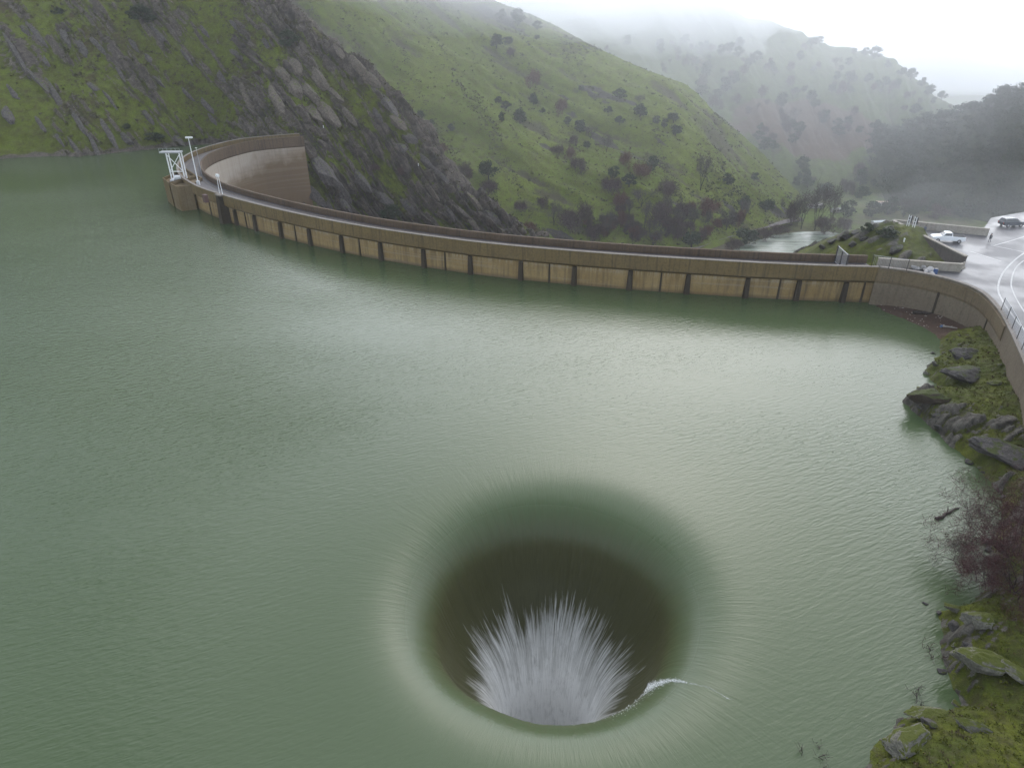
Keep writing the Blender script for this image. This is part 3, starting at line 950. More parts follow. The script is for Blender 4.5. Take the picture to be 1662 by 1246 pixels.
tag(mk("mossy_bank", GR.reshape(-1, 3), fR, M_bank, None, True, {"rock": rockR, "worn": wornR, "crevice_shade": crevR_shade}), kind="structure")
register("R", GR[::2, ::2])

def rock_mat(name, r1, r2, moss, amount):
    t = NT(name)
    p = t.objpos()
    geo = t.add("ShaderNodeNewGeometry")
    s3 = t.add("ShaderNodeSeparateXYZ"); t.link(geo.outputs["Normal"], s3.inputs[0])
    med = t.noise(p, 1.5, 6, 0.65); fin = t.noise(p, 8.0, 4, 0.7)
    rk = t.mix(t.ramp(med, [(0.38, 0.0), (0.62, 1.0)]), r1, r2)
    rk = t.mix(t.ramp(fin, [(0.38, 0.55), (0.58, 0.0)]), rk, tuple(.45 * v_ for v_ in r1))
    m_ = t.math('ADD', t.math('MULTIPLY', s3.outputs[2], 0.55), t.math('MULTIPLY', t.noise(p, 0.9, 5, 0.6), 0.9))
    c = t.mix(t.ramp(m_, [(1.06 - amount, 0.0), (1.14 - amount, 1.0)]), rk, t.mix(fin, tuple(.5 * v_ for v_ in moss), moss))
    return t.out(c, 0.85, t.bump(t.math('ADD', med, t.math('MULTIPLY', fin, .4)), 0.8, 0.15), None, 0.25)
M_rock_pale = rock_mat("lichen_rock", (0.115, 0.11, 0.09), (0.215, 0.205, 0.168), (0.085, 0.10, 0.012), 0.24)
M_rock_dark = rock_mat("wet_dark_rock", (0.055, 0.050, 0.048), (0.10, 0.092, 0.085), (0.055, 0.07, 0.012), 0.10)
M_rock_brown = rock_mat("brown_rock", (0.06, 0.045, 0.034), (0.105, 0.08, 0.06), (0.06, 0.075, 0.012), 0.28)

def rock(name, c, size, rz, seed, mat, tilt=0.0, tilt_axis='Y', label=None, cat="rock", group=None, frame=None):
    bm = bmesh.new()
    bmesh.ops.create_icosphere(bm, subdivisions=5 if max(size) > 1 else 3, radius=1.0)
    co = np.array([v.co[:] for v in bm.verts])
    rs = np.random.RandomState(seed)
    for k in range(12):                                  # flat cleavage faces
        n_ = rs.normal(size=3); n_ /= np.linalg.norm(n_)
        h_ = 0.46 + 0.32 * rs.rand()
        dd = co @ n_
        co = co - np.maximum(dd - h_, 0)[:, None] * n_ * 1.0
    k = 1 + 0.10 * fbm(co[:, 0] * 2.3 + seed, co[:, 1] * 2.3, co[:, 2] * 2.3, 5, .6) - 0.10 * np.abs(noise3(co[:, 0] * 1.5, co[:, 1] * 3.5 + seed, co[:, 2] * 6.0))
    co = co * k[:, None] * np.array(size)
    fs = [[v.index for v in f.verts] for f in bm.faces]
    bm.free()
    m = frame or Matrix.Rotation(rz, 3, 'Z') @ Matrix.Rotation(tilt, 3, tilt_axis)
    co = co @ np.array(m.transposed())
    o = mk(name, co, fs, mat, None, True)
    o.location = tuple(float(q) for q in c)
    return tag(o, label, cat, group)

def bank_z(x_, y_):
    q = drop(x_, y_, ["R"])
    return q.z if q else 0.0

for px_, py_, z_, size, rz, tl, mat, lab in [
    (1562, 625, 0.5, (4.6, 2.3, 1.3), 0.25, 0.16, M_rock_dark, "smooth grey sloping rock slab entering the water below the mossy bank"),
    (1500, 662, 0.3, (3.4, 1.7, 1.3), 0.15, 0.12, M_rock_brown, "brown moss-capped point of rock jutting farthest into the lake"),
    (1612, 624, 2.3, (1.2, .7, .45), 0.4, 0.0, M_rock_pale, "small pale broken stone lying on the green moss above the smooth grey slab"),
    (1560, 590, 0.8, (2.6, 1.4, 0.8), 0.3, 0.1, M_rock_dark, "dark rock ledge in the notch beneath the upper mossy lawn"),
    (1640, 762, 0.4, (5.2, 2.3, 1.2), -0.5, 0.1, M_rock_dark, "big dark wet slab sloping into the lake beside the red bush"),
    (1548, 1001, 0.5, (1.5, .45, .4), -0.35, 0.15, M_rock_pale, "thin pale finger of rock pointing over the water near the red bush"),
    (1568, 1030, 0.8, (1.6, 1.0, .85), -0.2, 0.15, M_rock_pale, "rounded lichen-pale boulder on the bank just below the red bush"),
    (1590, 1098, 0.6, (2.5, 1.2, 1.0), -0.25, 0.1, M_rock_pale, "long pale-topped ledge overhanging a dark hollow at the water"),
    (1648, 1112, 1.0, (1.7, 1.0, .9), -0.5, 0.2, M_rock_pale, "angular pale ledge at the picture edge beside the long overhanging ledge"),
    (1500, 1166, 0.25, (2.1, .9, .45), 0.15, 0.05, M_rock_pale, "low flat slab at the waterline on the lowest mossy bank"),
    (1585, 1196, 1.0, (1.9, .65, .5), -0.35, 0.1, M_rock_pale, "pale jagged slab lying in the middle of the lowest mossy bank"),
    (1462, 1222, 0.5, (2.5, 1.3, .7), 0.5, 0.1, M_rock_pale, "broad grey slab stepping into the lake at the bottom corner"),
]:
    q = pz(px_, py_, z_)
    zb = bank_z(q[0], q[1])
    rock("boulder", (q[0], q[1], max(zb, 0.0) + size[2] * 0.12), size, rz, int(px_), mat, tl, 'Y', lab)

# ================================================================== RIGHT ABUTMENT: WALLS AND CAR PARK
M_wall = concrete("retaining_wall_concrete", (0.195, 0.160, 0.112), (0.165, 0.132, 0.094), (0.085, 0.066, 0.046), .45)
M_tan = concrete("new_concrete", (0.36, 0.33, 0.28), (0.32, 0.29, 0.24), (0.22, 0.19, 0.15), 0.5)
M_darkwall = concrete("dark_wall_concrete", (0.095, 0.078, 0.068), (0.078, 0.065, 0.056), (0.045, 0.038, 0.033))

WT = np.gradient(WL, axis=0); WT /= np.linalg.norm(WT, axis=1)[:, None]
WN = np.stack([WT[:, 1], -WT[:, 0]], -1)
cw = empty("retaining_wall", (*WL[40], 0), 0, "tall curving grey retaining wall between the mossy bank and the wet road", "wall")
def on(o, name, v, f, mat, smooth=False):
    return mk(name, np.asarray(v, float) - np.array(o.location)[None, :], f, mat, o, smooth)
v, f = sweep([(0.0, -3), (0.0, 6.5), (-0.5, 6.5), (-0.5, -3)], 0, 124, True, (WL, WN))
on(cw, "wall_face", v, f, M_wall)
v, f = sweep([(0.12, 6.502), (0.12, 6.66), (-0.56, 6.66), (-0.56, 6.502)], 0, 124, True, (WL, WN))
on(cw, "coping", v, f, M_coping)
v, f = sweep([(0.14, 4.3), (0.22, 6.2), (0.004, 6.25), (0.004, 3.9)], 0, 34, True, (WL, WN))
on(cw, "corbel", v, f, concrete("band_concrete", (0.180, 0.138, 0.082), (0.150, 0.112, 0.066), (0.08, 0.06, 0.036), .6))
v, f = [], []
for i in (11, 24):
    c0, n, tt = WL[i], WN[i], WT[i]
    vs = [tuple(c0 + tt * a + n * b) + (zz,) for zz in (-2, 4.2) for a, b in ((-.2, -.02), (-.14, .1), (.14, .1), (.2, -.02))]
    on(cw, "joint_rib", vs, [(0, 1, 5, 4), (1, 2, 6, 5), (2, 3, 7, 6), (3, 0, 4, 7), (4, 5, 6, 7)], M_dark)

t = NT("wet_asphalt")
p = t.position()
n1 = t.noise(p, 0.15, 4); n2 = t.noise(p, 12, 3)
c = t.mix(t.ramp(n1, [(0.35, 0.0), (0.65, 1.0)]), (0.075, 0.075, 0.08), (0.12, 0.12, 0.125))
M_asphalt = t.out(t.mix(t.math('MULTIPLY', n2, .4), c, (0.05, 0.05, 0.055)), t.ramp(n1, [(0.4, 0.30), (0.6, 0.55)]), t.bump(n2, 0.2, 0.02), None, 0.4)
lot = MB().prism(lot_poly[::-1], -70, LOT_Z).build("parking_lot", M_asphalt)
tag(lot, kind="structure")
M_paint = simple("road_paint", (0.42, 0.42, 0.41), 0.6, 0.2, 1.2)
def ribbon(name, pts, wdt, z_, mat, n=40):
    P = resample(pts, n) if len(pts) > 2 else resample(pts, n, False)
    T = np.gradient(P, axis=0); T /= np.linalg.norm(T, axis=1)[:, None]
    N = np.stack([T[:, 1], -T[:, 0]], -1) * wdt / 2
    v = np.concatenate([np.c_[P[:, :2] + N[:, :2], np.full(n, z_)], np.c_[P[:, :2] - N[:, :2], np.full(n, z_)]])
    f = [(i, i + 1, n + i + 1, n + i) for i in range(n - 1)]
    return mk(name, v, f, mat)
for k, (pts, wd) in enumerate([
    ([(1700, 392), (1662, 411), (1640, 428.5), (1625, 448), (1620, 468), (1626, 486), (1650, 520), (1700, 580)], .26),
    ([(1700, 404), (1662, 423), (1648, 436), (1642, 453), (1643, 470), (1662, 505), (1720, 580)], .2),
    ([(1608, 398), (1662, 409)], .2), ([(1612, 399), (1640, 391), (1675, 380)], .2), ([(1575, 408), (1625, 424)], .16)]):
    P = [pz(a, b, LOT_Z)[:2] for a, b in pts]
    tag(ribbon("road_marking", P, wd, LOT_Z + .004, M_paint), kind="structure")

def wall_thing(name, a, b, z0, z1, th, mat, cop, label):
    a, b = np.array(a[:2]), np.array(b[:2])
    L = np.linalg.norm(b - a)
    o = empty(name, (*((a + b) / 2), 0), math.atan2(b[1] - a[1], b[0] - a[0]), label, "wall")
    MB().box((0, 0, (z0 + z1) / 2), (L, th, z1 - z0)).build("wall_face", mat, o)
    MB().box((0, 0, z1 + .082), (L + .1, th + .14, .16)).build("coping", cop, o)
    return o
W1, W2 = pz(1450, 358, 6.6), pz(1568, 416, 6.6)
wall_thing("retaining_wall", W1, W2, -8, 6.55, .5, M_darkwall, M_tan, "dark brown wall holding the car park above the mossy knoll")
W3 = pz(1606, 372, 6.6)
wall_thing("parapet_wall", W1 + [.4, .35, 0], W3, 4.2, 6.55, .4, M_tan, M_tan, "tan wall closing the far side of the car park behind the pickup")
wall_thing("parapet_wall", (62.7, 111.7), pz(1562, 429, 6.6), 3.5, 6.55, .45, M_tan, M_tan, "short tan wall running on from the dam parapet past the gate")

# mossy knoll between the dam and the car park wall
kx = np.arange(34, 78.2, 0.3); ky = np.arange(109, 150, 0.3)
X, Y = np.meshgrid(kx, ky, indexing='ij')
rdg = 7.4 - 0.30 * np.maximum(0, 73 - X) - 0.022 * np.maximum(0, 68 - X) ** 2
rdg = rdg - 0.32 * np.maximum(0, 127 - Y) - 0.5 * np.maximum(0, Y - 131)
ls, ll = X * .6 - Y * .8, X * .8 + Y * .6
led = saw(ls / 3.2 + noise3(ls * .1, ll * .06, 14.4) * 1.2)
rk_ = sstep(-.05, .5, fbm(X * .12, Y * .12, 3.9, 4) + .25 * sstep(70, 58, X))
Z = rdg + 0.7 * fbm(X * .15, Y * .15, 1.9, 4) + rk_ * 1.5 * (led - .4) + 0.12 * fbm(X * 1.3, Y * 1.3, 1.2, 2)
GK = np.stack([X, Y, Z], -1)
tag(mk("mossy_knoll", GK.reshape(-1, 3), grid_faces(len(kx), len(ky)), M_bank, None, True, {"rock": np.clip(rk_ * (.25 + .7 * sstep(.3, .7, led)), 0, 1), "worn": X * 0 + .1}), kind="structure")
register("K", GK)

# ================================================================== VALLEY FLOOR: RIVER, ROADS
t = NT("river_water")
p = t.position()
n1 = t.noise(t.mapping(p, (.05, .25, 1), (0, 0, R(25))), 1.0, 5, 0.65)
c = t.mix(t.ramp(n1, [(0.42, 0.0), (0.62, 1.0)]), (0.14, 0.175, 0.12), (0.27, 0.31, 0.25))
M_river = t.out(c, 0.25, t.bump(n1, 0.6, 1.0), None, 0.4)
rv = [pz(a, b, -83.8) for a, b in [(1150, 430), (1178, 411), (1212, 396), (1255, 382), (1300, 376), (1345, 376), (1375, 381), (1352, 393), (1330, 404), (1330, 440), (1240, 470), (1150, 470)]]
tag(mk("river", rv, [tuple(range(len(rv)))], M_river), kind="structure")
M_dirt = simple("valley_road_surface", (0.16, 0.135, 0.125), 0.7, 0.1, 0.3)
vr = ribbon("valley_road", [pz(a, b, -82)[:2] for a, b in [(1085, 416), (1120, 404), (1150, 391), (1190, 379.5), (1235, 368.5), (1290, 356)]], 6.5, -82.0, M_dirt, 60)
tag(vr, kind="structure")
vr2 = ribbon("valley_road", [pz(a, b, -83.5)[:2] for a, b in [(1240, 300), (1300, 303), (1360, 307), (1420, 308), (1500, 306)]], 8, -83.5, simple("far_road_surface", (0.26, 0.23, 0.18), 0.8, 0.1, 0.2), 40)
tag(vr2, kind="structure")

# ================================================================== SMALL STRUCTURES ON THE DAM
M_white = simple("white_paint", (0.62, 0.63, 0.64), 0.5, 0.08, 4)
M_steel = simple("galvanised_steel", (0.36, 0.37, 0.39), 0.45, 0.1, 5, 0.3)
M_darksteel = simple("dark_steel", (0.05, 0.045, 0.045), 0.5, 0.1, 5, 0.2)

# white gantry on the intake block
gl, gr = pz(281.7, 293.5, 5.35), pz(302.6, 293.3, 5.35)
ax = (gr - gl)[:2]; gw = np.linalg.norm(ax); ga = math.atan2(ax[1], ax[0])
GH = 6.9
g = empty("gantry", (*((gl + gr) / 2)[:2], 5.32), ga, "white steel gantry with cross bracing on the square block at the dam's far bend", "gantry")
for sx in (-1, 1):
    for sy in (-.7, .7):
        MB().box((sx * gw / 2, sy, GH / 2), (.24, .24, GH)).build("leg", M_white, g)
    MB().box((sx * gw / 2, 0, .25), (.9, 2.0, .5)).build("leg_base", M_white, g)
for sy in (-.7,):
    b_ = MB()
    b_.tube((-gw / 2, sy, GH * .36), (gw / 2, sy, GH * .96), .09); b_.tube((gw / 2, sy, GH * .36), (-gw / 2, sy, GH * .96), .09)
    b_.box((0, sy, GH * .36), (gw, .16, .16))
    b_.build("cross_brace", M_white, g)
MB().box((-.6, 0, GH + .2), (gw + 1.9, 1.8, .32)).build("top_beam", M_steel, g)
b_ = MB()
for i in range(6):
    xx = -gw / 2 - 1.5 + i * (gw + 1.8) / 5
    b_.tube((xx, -.8, GH + .36), (xx, -.8, GH + 1.2), .03)
b_.tube((-gw / 2 - 1.5, -.8, GH + 1.2), (gw / 2 + .3, -.8, GH + 1.2), .03)
b_.build("handrail", M_steel, g)
# hoist machine at its feet
q = pz(289.5, 292, 5.6)
o = empty("hoist", (q[0], q[1], 5.32), ga, "small white winch standing between the gantry legs", "hoist")
MB().box((0, 0, .25), (1.9, 1.1, .5)).build("bed", M_steel, o)
MB().tube((-.7, 0, .95), (.7, 0, .95), .48, .48, 14).build("drum", M_white, o)
MB().box((.95, 0, .8), (.35, .8, .8)).build("motor", M_white, o)

def lamp_post(px_, py_, z0, hgt, label, head=True):
    q = pz(px_, py_, z0)
    o = empty("lamp_post", q, ga, label, "lamp post")
    MB().tube((0, 0, 0), (0, 0, hgt), .16, .09, 8).build("pole", M_white, o)
    MB().box((0, 0, .5), (.7, .6, 1.0)).build("base_box", M_white, o)
    if head:
        MB().box((.15, 0, hgt + .1), (1.6, .5, .35)).build("lamp_head", M_white, o)
    return o
lamp_post(322.5, 300.5, 5.3, 11.2, "tall white lamp post at the bend of the dam beside the gantry")
q = pz(352, 283, 5.3)
i = int(np.argmin(((CR - CN * 5.6 - q[:2]) ** 2).sum(1)))
c0 = CR[i] - CN[i] * 5.6
o = empty("lamp_post", (c0[0], c0[1], 5.25), 0, "slender pale pole on the dam's downstream parapet near the pier", "lamp post")
MB().tube((0, 0, 0), (0, 0, 7.0), .09, .06, 8).build("pole", M_steel, o)
MB().box((0, 0, 7.05), (.5, .2, .12)).build("lamp_head", M_white, o)
# gauge frame on the round pier
i = nearest_crest(368, 361)
c0 = CR[i] - CN[i] * .2
o = empty("gauge_post", (c0[0], c0[1], 6.3), math.atan2(CT[i][1], CT[i][0]), "slim white gauge frame on top of the tapered pier", "gauge post")
for sx in (-.75, .75):
    MB().tube((sx, 0, 0), (sx * .5, 0, 4.3), .09, .06, 6).build("leg", M_white, o)
MB().box((0, 0, 4.5), (.9, .5, .5)).build("instrument_box", M_white, o)
MB().box((0, -.2, .2), (2.4, 1.6, .25)).build("platform", M_coping, o)
MB().box((1.2, -4.4, .3), (1.2, .8, 1.7)).build("cabinet", simple("rust_cabinet", (.10, .055, .05), .6), o)
# gate across the walkway where the dam meets the car park
i = NC - 8
gp = CR[i] - CN[i] * .7
gq = CR[i] - CN[i] * 5.7
gv = (gq - gp); gL = np.linalg.norm(gv)
o = empty("security_gate", (gp[0], gp[1], 5.26), math.atan2(gv[1], gv[0]), "dark steel gate closing the walkway at the car park end of the dam", "gate")
for xx, hh_ in ((0, 3.1), (gL * .52, 2.8), (gL, 3.1)):
    MB().box((xx, 0, hh_ / 2), (.22, .22, hh_)).build("post", M_darksteel, o)
MB().tube((0, 0, 3.0), (gL, 0, 3.0), .06).build("rail", M_steel, o)
MB().tube((0, 0, .25), (gL, 0, .25), .05).build("rail", M_steel, o)
b_ = MB()
for k in range(26):
    xx = gL * (k + .5) / 26
    b_.tube((xx, 0, .25), (xx, 0, 3.0), .018, .018, 4)
b_.build("mesh_panel", M_steel, o)
o = empty("fence_panel", (CR[NC - 3][0], CR[NC - 3][1] + .3, 6.66), math.atan2(WT[4][1], WT[4][0]), "see-through mesh fence panel with dark posts on the parapet by the gate", "fence")
for xx in (0, 2.6, 5.2):
    MB().box((xx, 0, .95), (.1, .1, 1.9)).build("post", M_darksteel, o)
b_ = MB()
for k in range(24):
    b_.tube((5.2 * k / 23, 0, .05), (5.2 * k / 23, 0, 1.85), .012, .012, 4)
b_.tube((0, 0, 1.85), (5.2, 0, 1.85), .03)
b_.build("mesh", M_steel, o)

# chain-link fence on the curved wall
fi = list(range(27, 123, 4))
o = empty("chain_link_fence", (*(WL[27] - WN[27] * .25), 6.66), 0, "chain link fence running along the top of the curving retaining wall beside the road", "fence")
loc = np.array(o.location)
pts = [WL[k] - WN[k] * .25 for k in fi]
for q in pts:
    MB().tube(np.array([*q, 6.66]) - loc, np.array([*q, 8.5]) - loc, .05, .05, 6).build("post", M_darksteel, o)
b_ = MB(); m_ = MB()
for q, r_ in zip(pts[:-1], pts[1:]):
    b_.tube(np.array([*q, 8.48]) - loc, np.array([*r_, 8.48]) - loc, .03)
    for k in range(15):
        t0, t1 = k / 15, min(1, (k + 3) / 15)
        a0, a1 = q + (r_ - q) * t0, q + (r_ - q) * t1
        m_.tube(np.array([*a0, 6.7]) - loc, np.array([*a1, 8.45]) - loc, .008, .008, 3)
        m_.tube(np.array([*a0, 8.45]) - loc, np.array([*a1, 6.7]) - loc, .008, .008, 3)
b_.build("top_rail", M_steel, o); m_.build("mesh", M_steel, o)

# two access ladders on the dark wall
wdir = (W2 - W1)[:2] / np.linalg.norm((W2 - W1)[:2]); wnrm = np.array([wdir[1], -wdir[0]])
if wnrm[0] > 0: wnrm = -wnrm
for (lx, ly), lab in (((1469, 381), "white metal ladder on the dark wall, nearer the knoll top"), ((1478, 384), "white metal ladder on the dark wall, nearer the pickup")):
    d0 = ray(lx, ly)
    k_ = ((W1[:2] - wnrm * -.35) @ wnrm) / (d0[:2] @ wnrm)
    q = np.array([0, 0, CAM_H]) + d0 * k_
    o = empty("ladder", (q[0], q[1], q[2] - .6), math.atan2(wdir[1], wdir[0]), lab, "ladder")
    for sx in (-.32, .32):
        MB().box((sx, 0, 2.1), (.10, .10, 4.6)).build("rail", M_white, o)
    for r_ in range(7):
        MB().box((0, 0, .1 + r_ * .68), (.6, .07, .08)).build("rung", M_white, o)
    MB().box((0, .25, 3.7), (.9, .12, 1.3)).build("guard_plate", M_darksteel, o)

# ================================================================== VEHICLES
M_glass = simple("car_glass", (0.03, 0.035, 0.04), 0.08, 0.05, 2, 0, 0.6)
M_tyre = simple("tyre_rubber", (0.025, 0.025, 0.025), 0.85)
M_rim = simple("wheel_rim", (0.4, 0.4, 0.42), 0.35, 0.05, 2, 0.7)
M_light = simple("lamp_lens", (0.7, 0.7, 0.68), 0.2)
M_red = simple("tail_lens", (0.35, 0.02, 0.02), 0.3)
M_bump = simple("bumper_trim", (0.12, 0.12, 0.125), 0.5)
def extrude_profile(prof, hw, inset=0.0, top_from=None, bevel=0.06):
    """prof: side outline (x, z); returns verts/faces of a body hw wide each side, narrowing by inset above z=top_from"""
    def yy(z_): return hw - (inset * max(0, (z_ - top_from)) if top_from is not None else 0)
    n = len(prof)
    v = [(x_, -yy(z_), z_) for x_, z_ in prof] + [(x_, yy(z_), z_) for x_, z_ in prof]
    f = [(k, (k + 1) % n, n + (k + 1) % n, n + k) for k in range(n)] + [tuple(reversed(range(n))), tuple(range(n, 2 * n))]
    return v, f
def car(kind, name, loc, rz, paint, label, cat, group=None):
    o = empty(name, loc, rz, label, cat, group)
    if kind == "pickup":
        L = 5.6
        body = [(-2.8, .55), (-2.8, 1.15), (-.55, 1.2), (-.5, 1.25), (1.0, 1.2), (2.6, 1.05), (2.8, .85), (2.8, .5), (2.3, .38), (-2.4, .4)]
        cab = [(-.55, 1.2), (-.45, 1.78), (-.2, 1.86), (.65, 1.84), (1.25, 1.24)]
    elif kind == "suv":
        body = [(-2.35, .5), (-2.4, 1.1), (-1.0, 1.18), (1.0, 1.12), (2.2, .98), (2.4, .8), (2.4, .45), (1.9, .34), (-2.0, .36)]
        cab = [(-2.3, 1.1), (-2.0, 1.68), (-1.6, 1.76), (.3, 1.74), (1.15, 1.13)]
    else:
        body = [(-2.2, .45), (-2.25, .95), (-1.2, 1.0), (.9, .96), (2.0, .85), (2.25, .65), (2.2, .35), (1.8, .28), (-1.9, .3)]
        cab = [(-1.75, .98), (-1.05, 1.4), (.0, 1.44), (.35, 1.38), (1.15, .96)]
    hw = .92
    v, f = extrude_profile(body, hw)
    b_ = mk("body", v, f, paint, o)
    md = b_.modifiers.new("round", 'BEVEL'); md.width = .07; md.segments = 2
    v, f = extrude_profile(cab, hw - .06, .28, cab[0][1])
    c_ = mk("cabin", v, f, paint, o)
    md = c_.modifiers.new("round", 'BEVEL'); md.width = .05; md.segments = 2
    # glazing stands 12 mm proud of the cabin
    zb, zt = cab[0][1] + .1, max(z_ for _, z_ in cab) - .12
    def edge(z_, front):
        xs = []
        for (x0, z0), (x1, z1) in zip(cab, cab[1:] + cab[:1]):
            if abs(z1 - z0) > 1e-6 and min(z0, z1) <= z_ <= max(z0, z1):
                xs.append(x0 + (x1 - x0) * (z_ - z0) / (z1 - z0))
        return max(xs) if front else min(xs)
    for sy in (-1, 1):
        q = []
        for z_, fr, dd in ((zb, False, .12), (zb, True, -.14), (zt, True, -.10), (zt, False, .10)):
            q.append((edge(z_, fr) + dd, sy * (hw - .06 - .28 * (z_ - cab[0][1]) + .012), z_))
        mk("side_window", q + [(a_, b__ - sy * .01, c__) for a_, b__, c__ in q], [(0, 1, 2, 3), (7, 6, 5, 4), (0, 4, 5, 1), (1, 5, 6, 2), (2, 6, 7, 3), (3, 7, 4, 0)], M_glass, o)
    for fr, nm in ((True, "windscreen"), (False, "rear_window")):
        s_x = .014 if fr else -.014
        q = []
        for z_, sgn in ((zb, -1), (zb, 1), (zt, 1), (zt, -1)):
            q.append((edge(z_, fr) + s_x, sgn * (hw - .16 - .28 * (z_ - cab[0][1])), z_ + .012))
        mk(nm, q + [(a_ - s_x * .8, b__, c__ - .01) for a_, b__, c__ in q], [(0, 1, 2, 3), (7, 6, 5, 4), (0, 4, 5, 1), (1, 5, 6, 2), (2, 6, 7, 3), (3, 7, 4, 0)], M_glass, o)
    xf, xr = body[-3][0] - .95, body[0][0] + 1.0
    for xx in (xf, xr):
        for sy in (-1, 1):
            wv2 = MB().tube((xx, sy * (hw - .2), .36), (xx, sy * (hw + .02), .36), .36, .36, 18).build("wheel", M_tyre, o)
            MB().tube((xx, sy * (hw + .021), .36), (xx, sy * (hw + .035), .36), .21, .19, 14).build("rim", M_rim, wv2)
    for sy in (-.62, .62):
        MB().box((body[-4][0] - .04 if kind == "pickup" else body[5][0] - .06, sy, .82 if kind != "sedan" else .66), (.16, .36, .18)).build("headlight", M_light, o)
        MB().box((body[0][0] + .0, sy * 1.1, .85), (.1, .2, .3)).build("tail_light", M_red, o)
    MB().box((body[-3][0] - .02, 0, .5), (.14, 1.7, .2)).build("front_bumper", M_bump, o)
    if kind == "pickup":
        MB().box((-1.68, 0, 1.205), (2.0, 1.55, .05)).build("bed", M_tyre, o)
    return o
M_carwhite = simple("white_car_paint", (0.70, 0.72, 0.74), 0.28, 0.03, 1, 0, 0.5)
M_carteal = simple("pale_green_car_paint", (0.50, 0.60, 0.57), 0.3, 0.03, 1, 0, 0.5)
M_cardark = simple("dark_car_paint", (0.06, 0.07, 0.085), 0.25, 0.03, 1, 0, 0.5)
q = pz(1536, 392, LOT_Z)
car("pickup", "pickup_truck", (q[0], q[1], LOT_Z), math.pi * .93, M_carwhite, "white pickup truck parked behind the dark wall of the car park", "pickup")
q = pz(1640, 367, LOT_Z)
car("suv", "parked_car", (q[0], q[1], LOT_Z), .12, M_cardark, "dark car half lost in a pale blur at the far end of the car park", "car")
q = pz(1195, 378.5, -82)
car("sedan", "parked_car", (q[0], q[1], -81.98), .55, M_carwhite, "tiny white car on the valley road below the green hillside", "car")
q = pz(1386, 309, -83.4)
car("suv", "parked_car", (q[0], q[1], -83.45), 0.2, M_carwhite, "tiny white van on the far valley road beneath the brown cutting", "car")

# ---- small things by the gate and on the lot
q = pz(1517, 445, LOT_Z)
o = empty("drum", (q[0] , q[1], LOT_Z), 0, "blue plastic drum beside the pale rubble near the gate", "drum")
MB().tube((0, 0, 0), (0, 0, .95), .34, .34, 16).build("barrel", simple("blue_plastic", (.07, .12, .26), .45), o)
MB().tube((0, 0, .95), (0, 0, 1.0), .36, .30, 16).build("lid", M_bump, o)
M_rub = simple("pale_rubble", (.40, .385, .37), .9, .2, 2.5)
for k, (px_, py_, sz) in enumerate([(1484, 436, .75), (1490, 438, .6), (1497, 437, .85), (1503, 440, .7), (1509, 441, .9), (1501, 443.5, .55), (1513, 446, .6)]):
    q = pz(px_, py_, LOT_Z)
    rock("rubble_block", (q[0], q[1], LOT_Z + sz * .35), (sz * 1.1, sz * .8, sz * .7), k * .9, 40 + k, M_rub, 0.1 * k, 'Y', "pale lump of broken concrete in the heap behind the parapet by the gate", "rubble", "pale rubble heap by the gate")
q = pz(1499, 434, LOT_Z)
o = rock("sack", (q[0], q[1], LOT_Z + .55), (.75, .45, .35), .3, 77, simple("yellow_sack", (.42, .36, .10), .8), .1, 'Y', "yellow sack lying against the tan wall beyond the rubble", "sack")
q = pz(1556, 437, LOT_Z)
o = empty("concrete_barrier", (q[0], q[1], LOT_Z), 2.2, "tan concrete barrier tipped across the road side of the short tan wall", "barrier")
v, f = extrude_profile([(-.4, 0), (-.38, .12), (-.16, .35), (-.1, 1.0), (.1, 1.0), (.16, .35), (.38, .12), (.4, 0)], 1.6)
mk("barrier_body", v, f, M_tan, o)
for sy in (-1.0, 1.0):
    MB().box((0, sy, 1.03), (.08, .25, .06)).build("lifting_loop", M_darksteel, o)
q = pz(1545, 417, 6.76)
for k, (mx, my, mz, lab) in enumerate([(525, 207, None, "lone white marker post on the rocks above the dam's far end"), (679, 268, None, "lone white marker post on the crest of the rocky spur"), (1467, 392, None, "white marker block at the foot of the dark car park wall")]):
    h_ = hit(mx, my, ["A", "K"])
    if h_ is None: continue
    o = empty("marker_post", h_, 0, lab, "marker post")
    MB().tube((0, 0, -.3), (0, 0, .55), .13, .13, 8).build("post", M_white, o)
    MB().tube((0, 0, .55), (0, 0, .63), .17, .12, 8).build("cap", M_white, o)

# litter and driftwood on the mud beach
M_wood = simple("wet_driftwood", (.055, .045, .038), .9, .2, 3)
M_wood2 = simple("bleached_driftwood", (.34, .31, .27), .9, .2, 3)
def stick(name, px_, py_, L, rz, r, mat, label, group=None, z=0.25):
    q = pz(px_, py_, z)
    zb = bank_z(q[0], q[1])
    o = empty(name, (q[0], q[1], max(zb, -.05) + r * .7), rz, label, "driftwood", group)
    v = MB()
    rs = random.Random(int(px_ * 7 + py_))
    p0 = Vector((-L / 2, 0, 0))
    for k in range(5):
        p1 = Vector((-L / 2 + L * (k + 1) / 5, rs.uniform(-.06, .06) * L, rs.uniform(0, .03) * L))
        v.tube(p0, p1, r * (1 - k * .12), r * (1 - (k + 1) * .12), 8)
        p0 = p1
    v.build("log", mat, o)
    MB().tube((0, 0, 0), (L * .18, L * .14, L * .08), r * .5, r * .2, 6).build("branch_stub", mat, o)
    return o
stick("driftwood_log", 1496, 511, 2.6, -.2, .32, M_wood, "thick dark log stranded on the reddish mud beach")
stick("driftwood_log", 1541, 533, 2.0, -.35, .16, M_wood2, "bleached plank of driftwood at the end of the mud beach by the moss")
stick("driftwood_log", 1508, 508, 1.3, -.3, .10, M_wood2, "thin pale stick lying just beyond the thick dark log")
stick("driftwood_log", 1430, 480, 1.0, .5, .07, M_wood2, "short pale stick on the mud close under the dam wall")
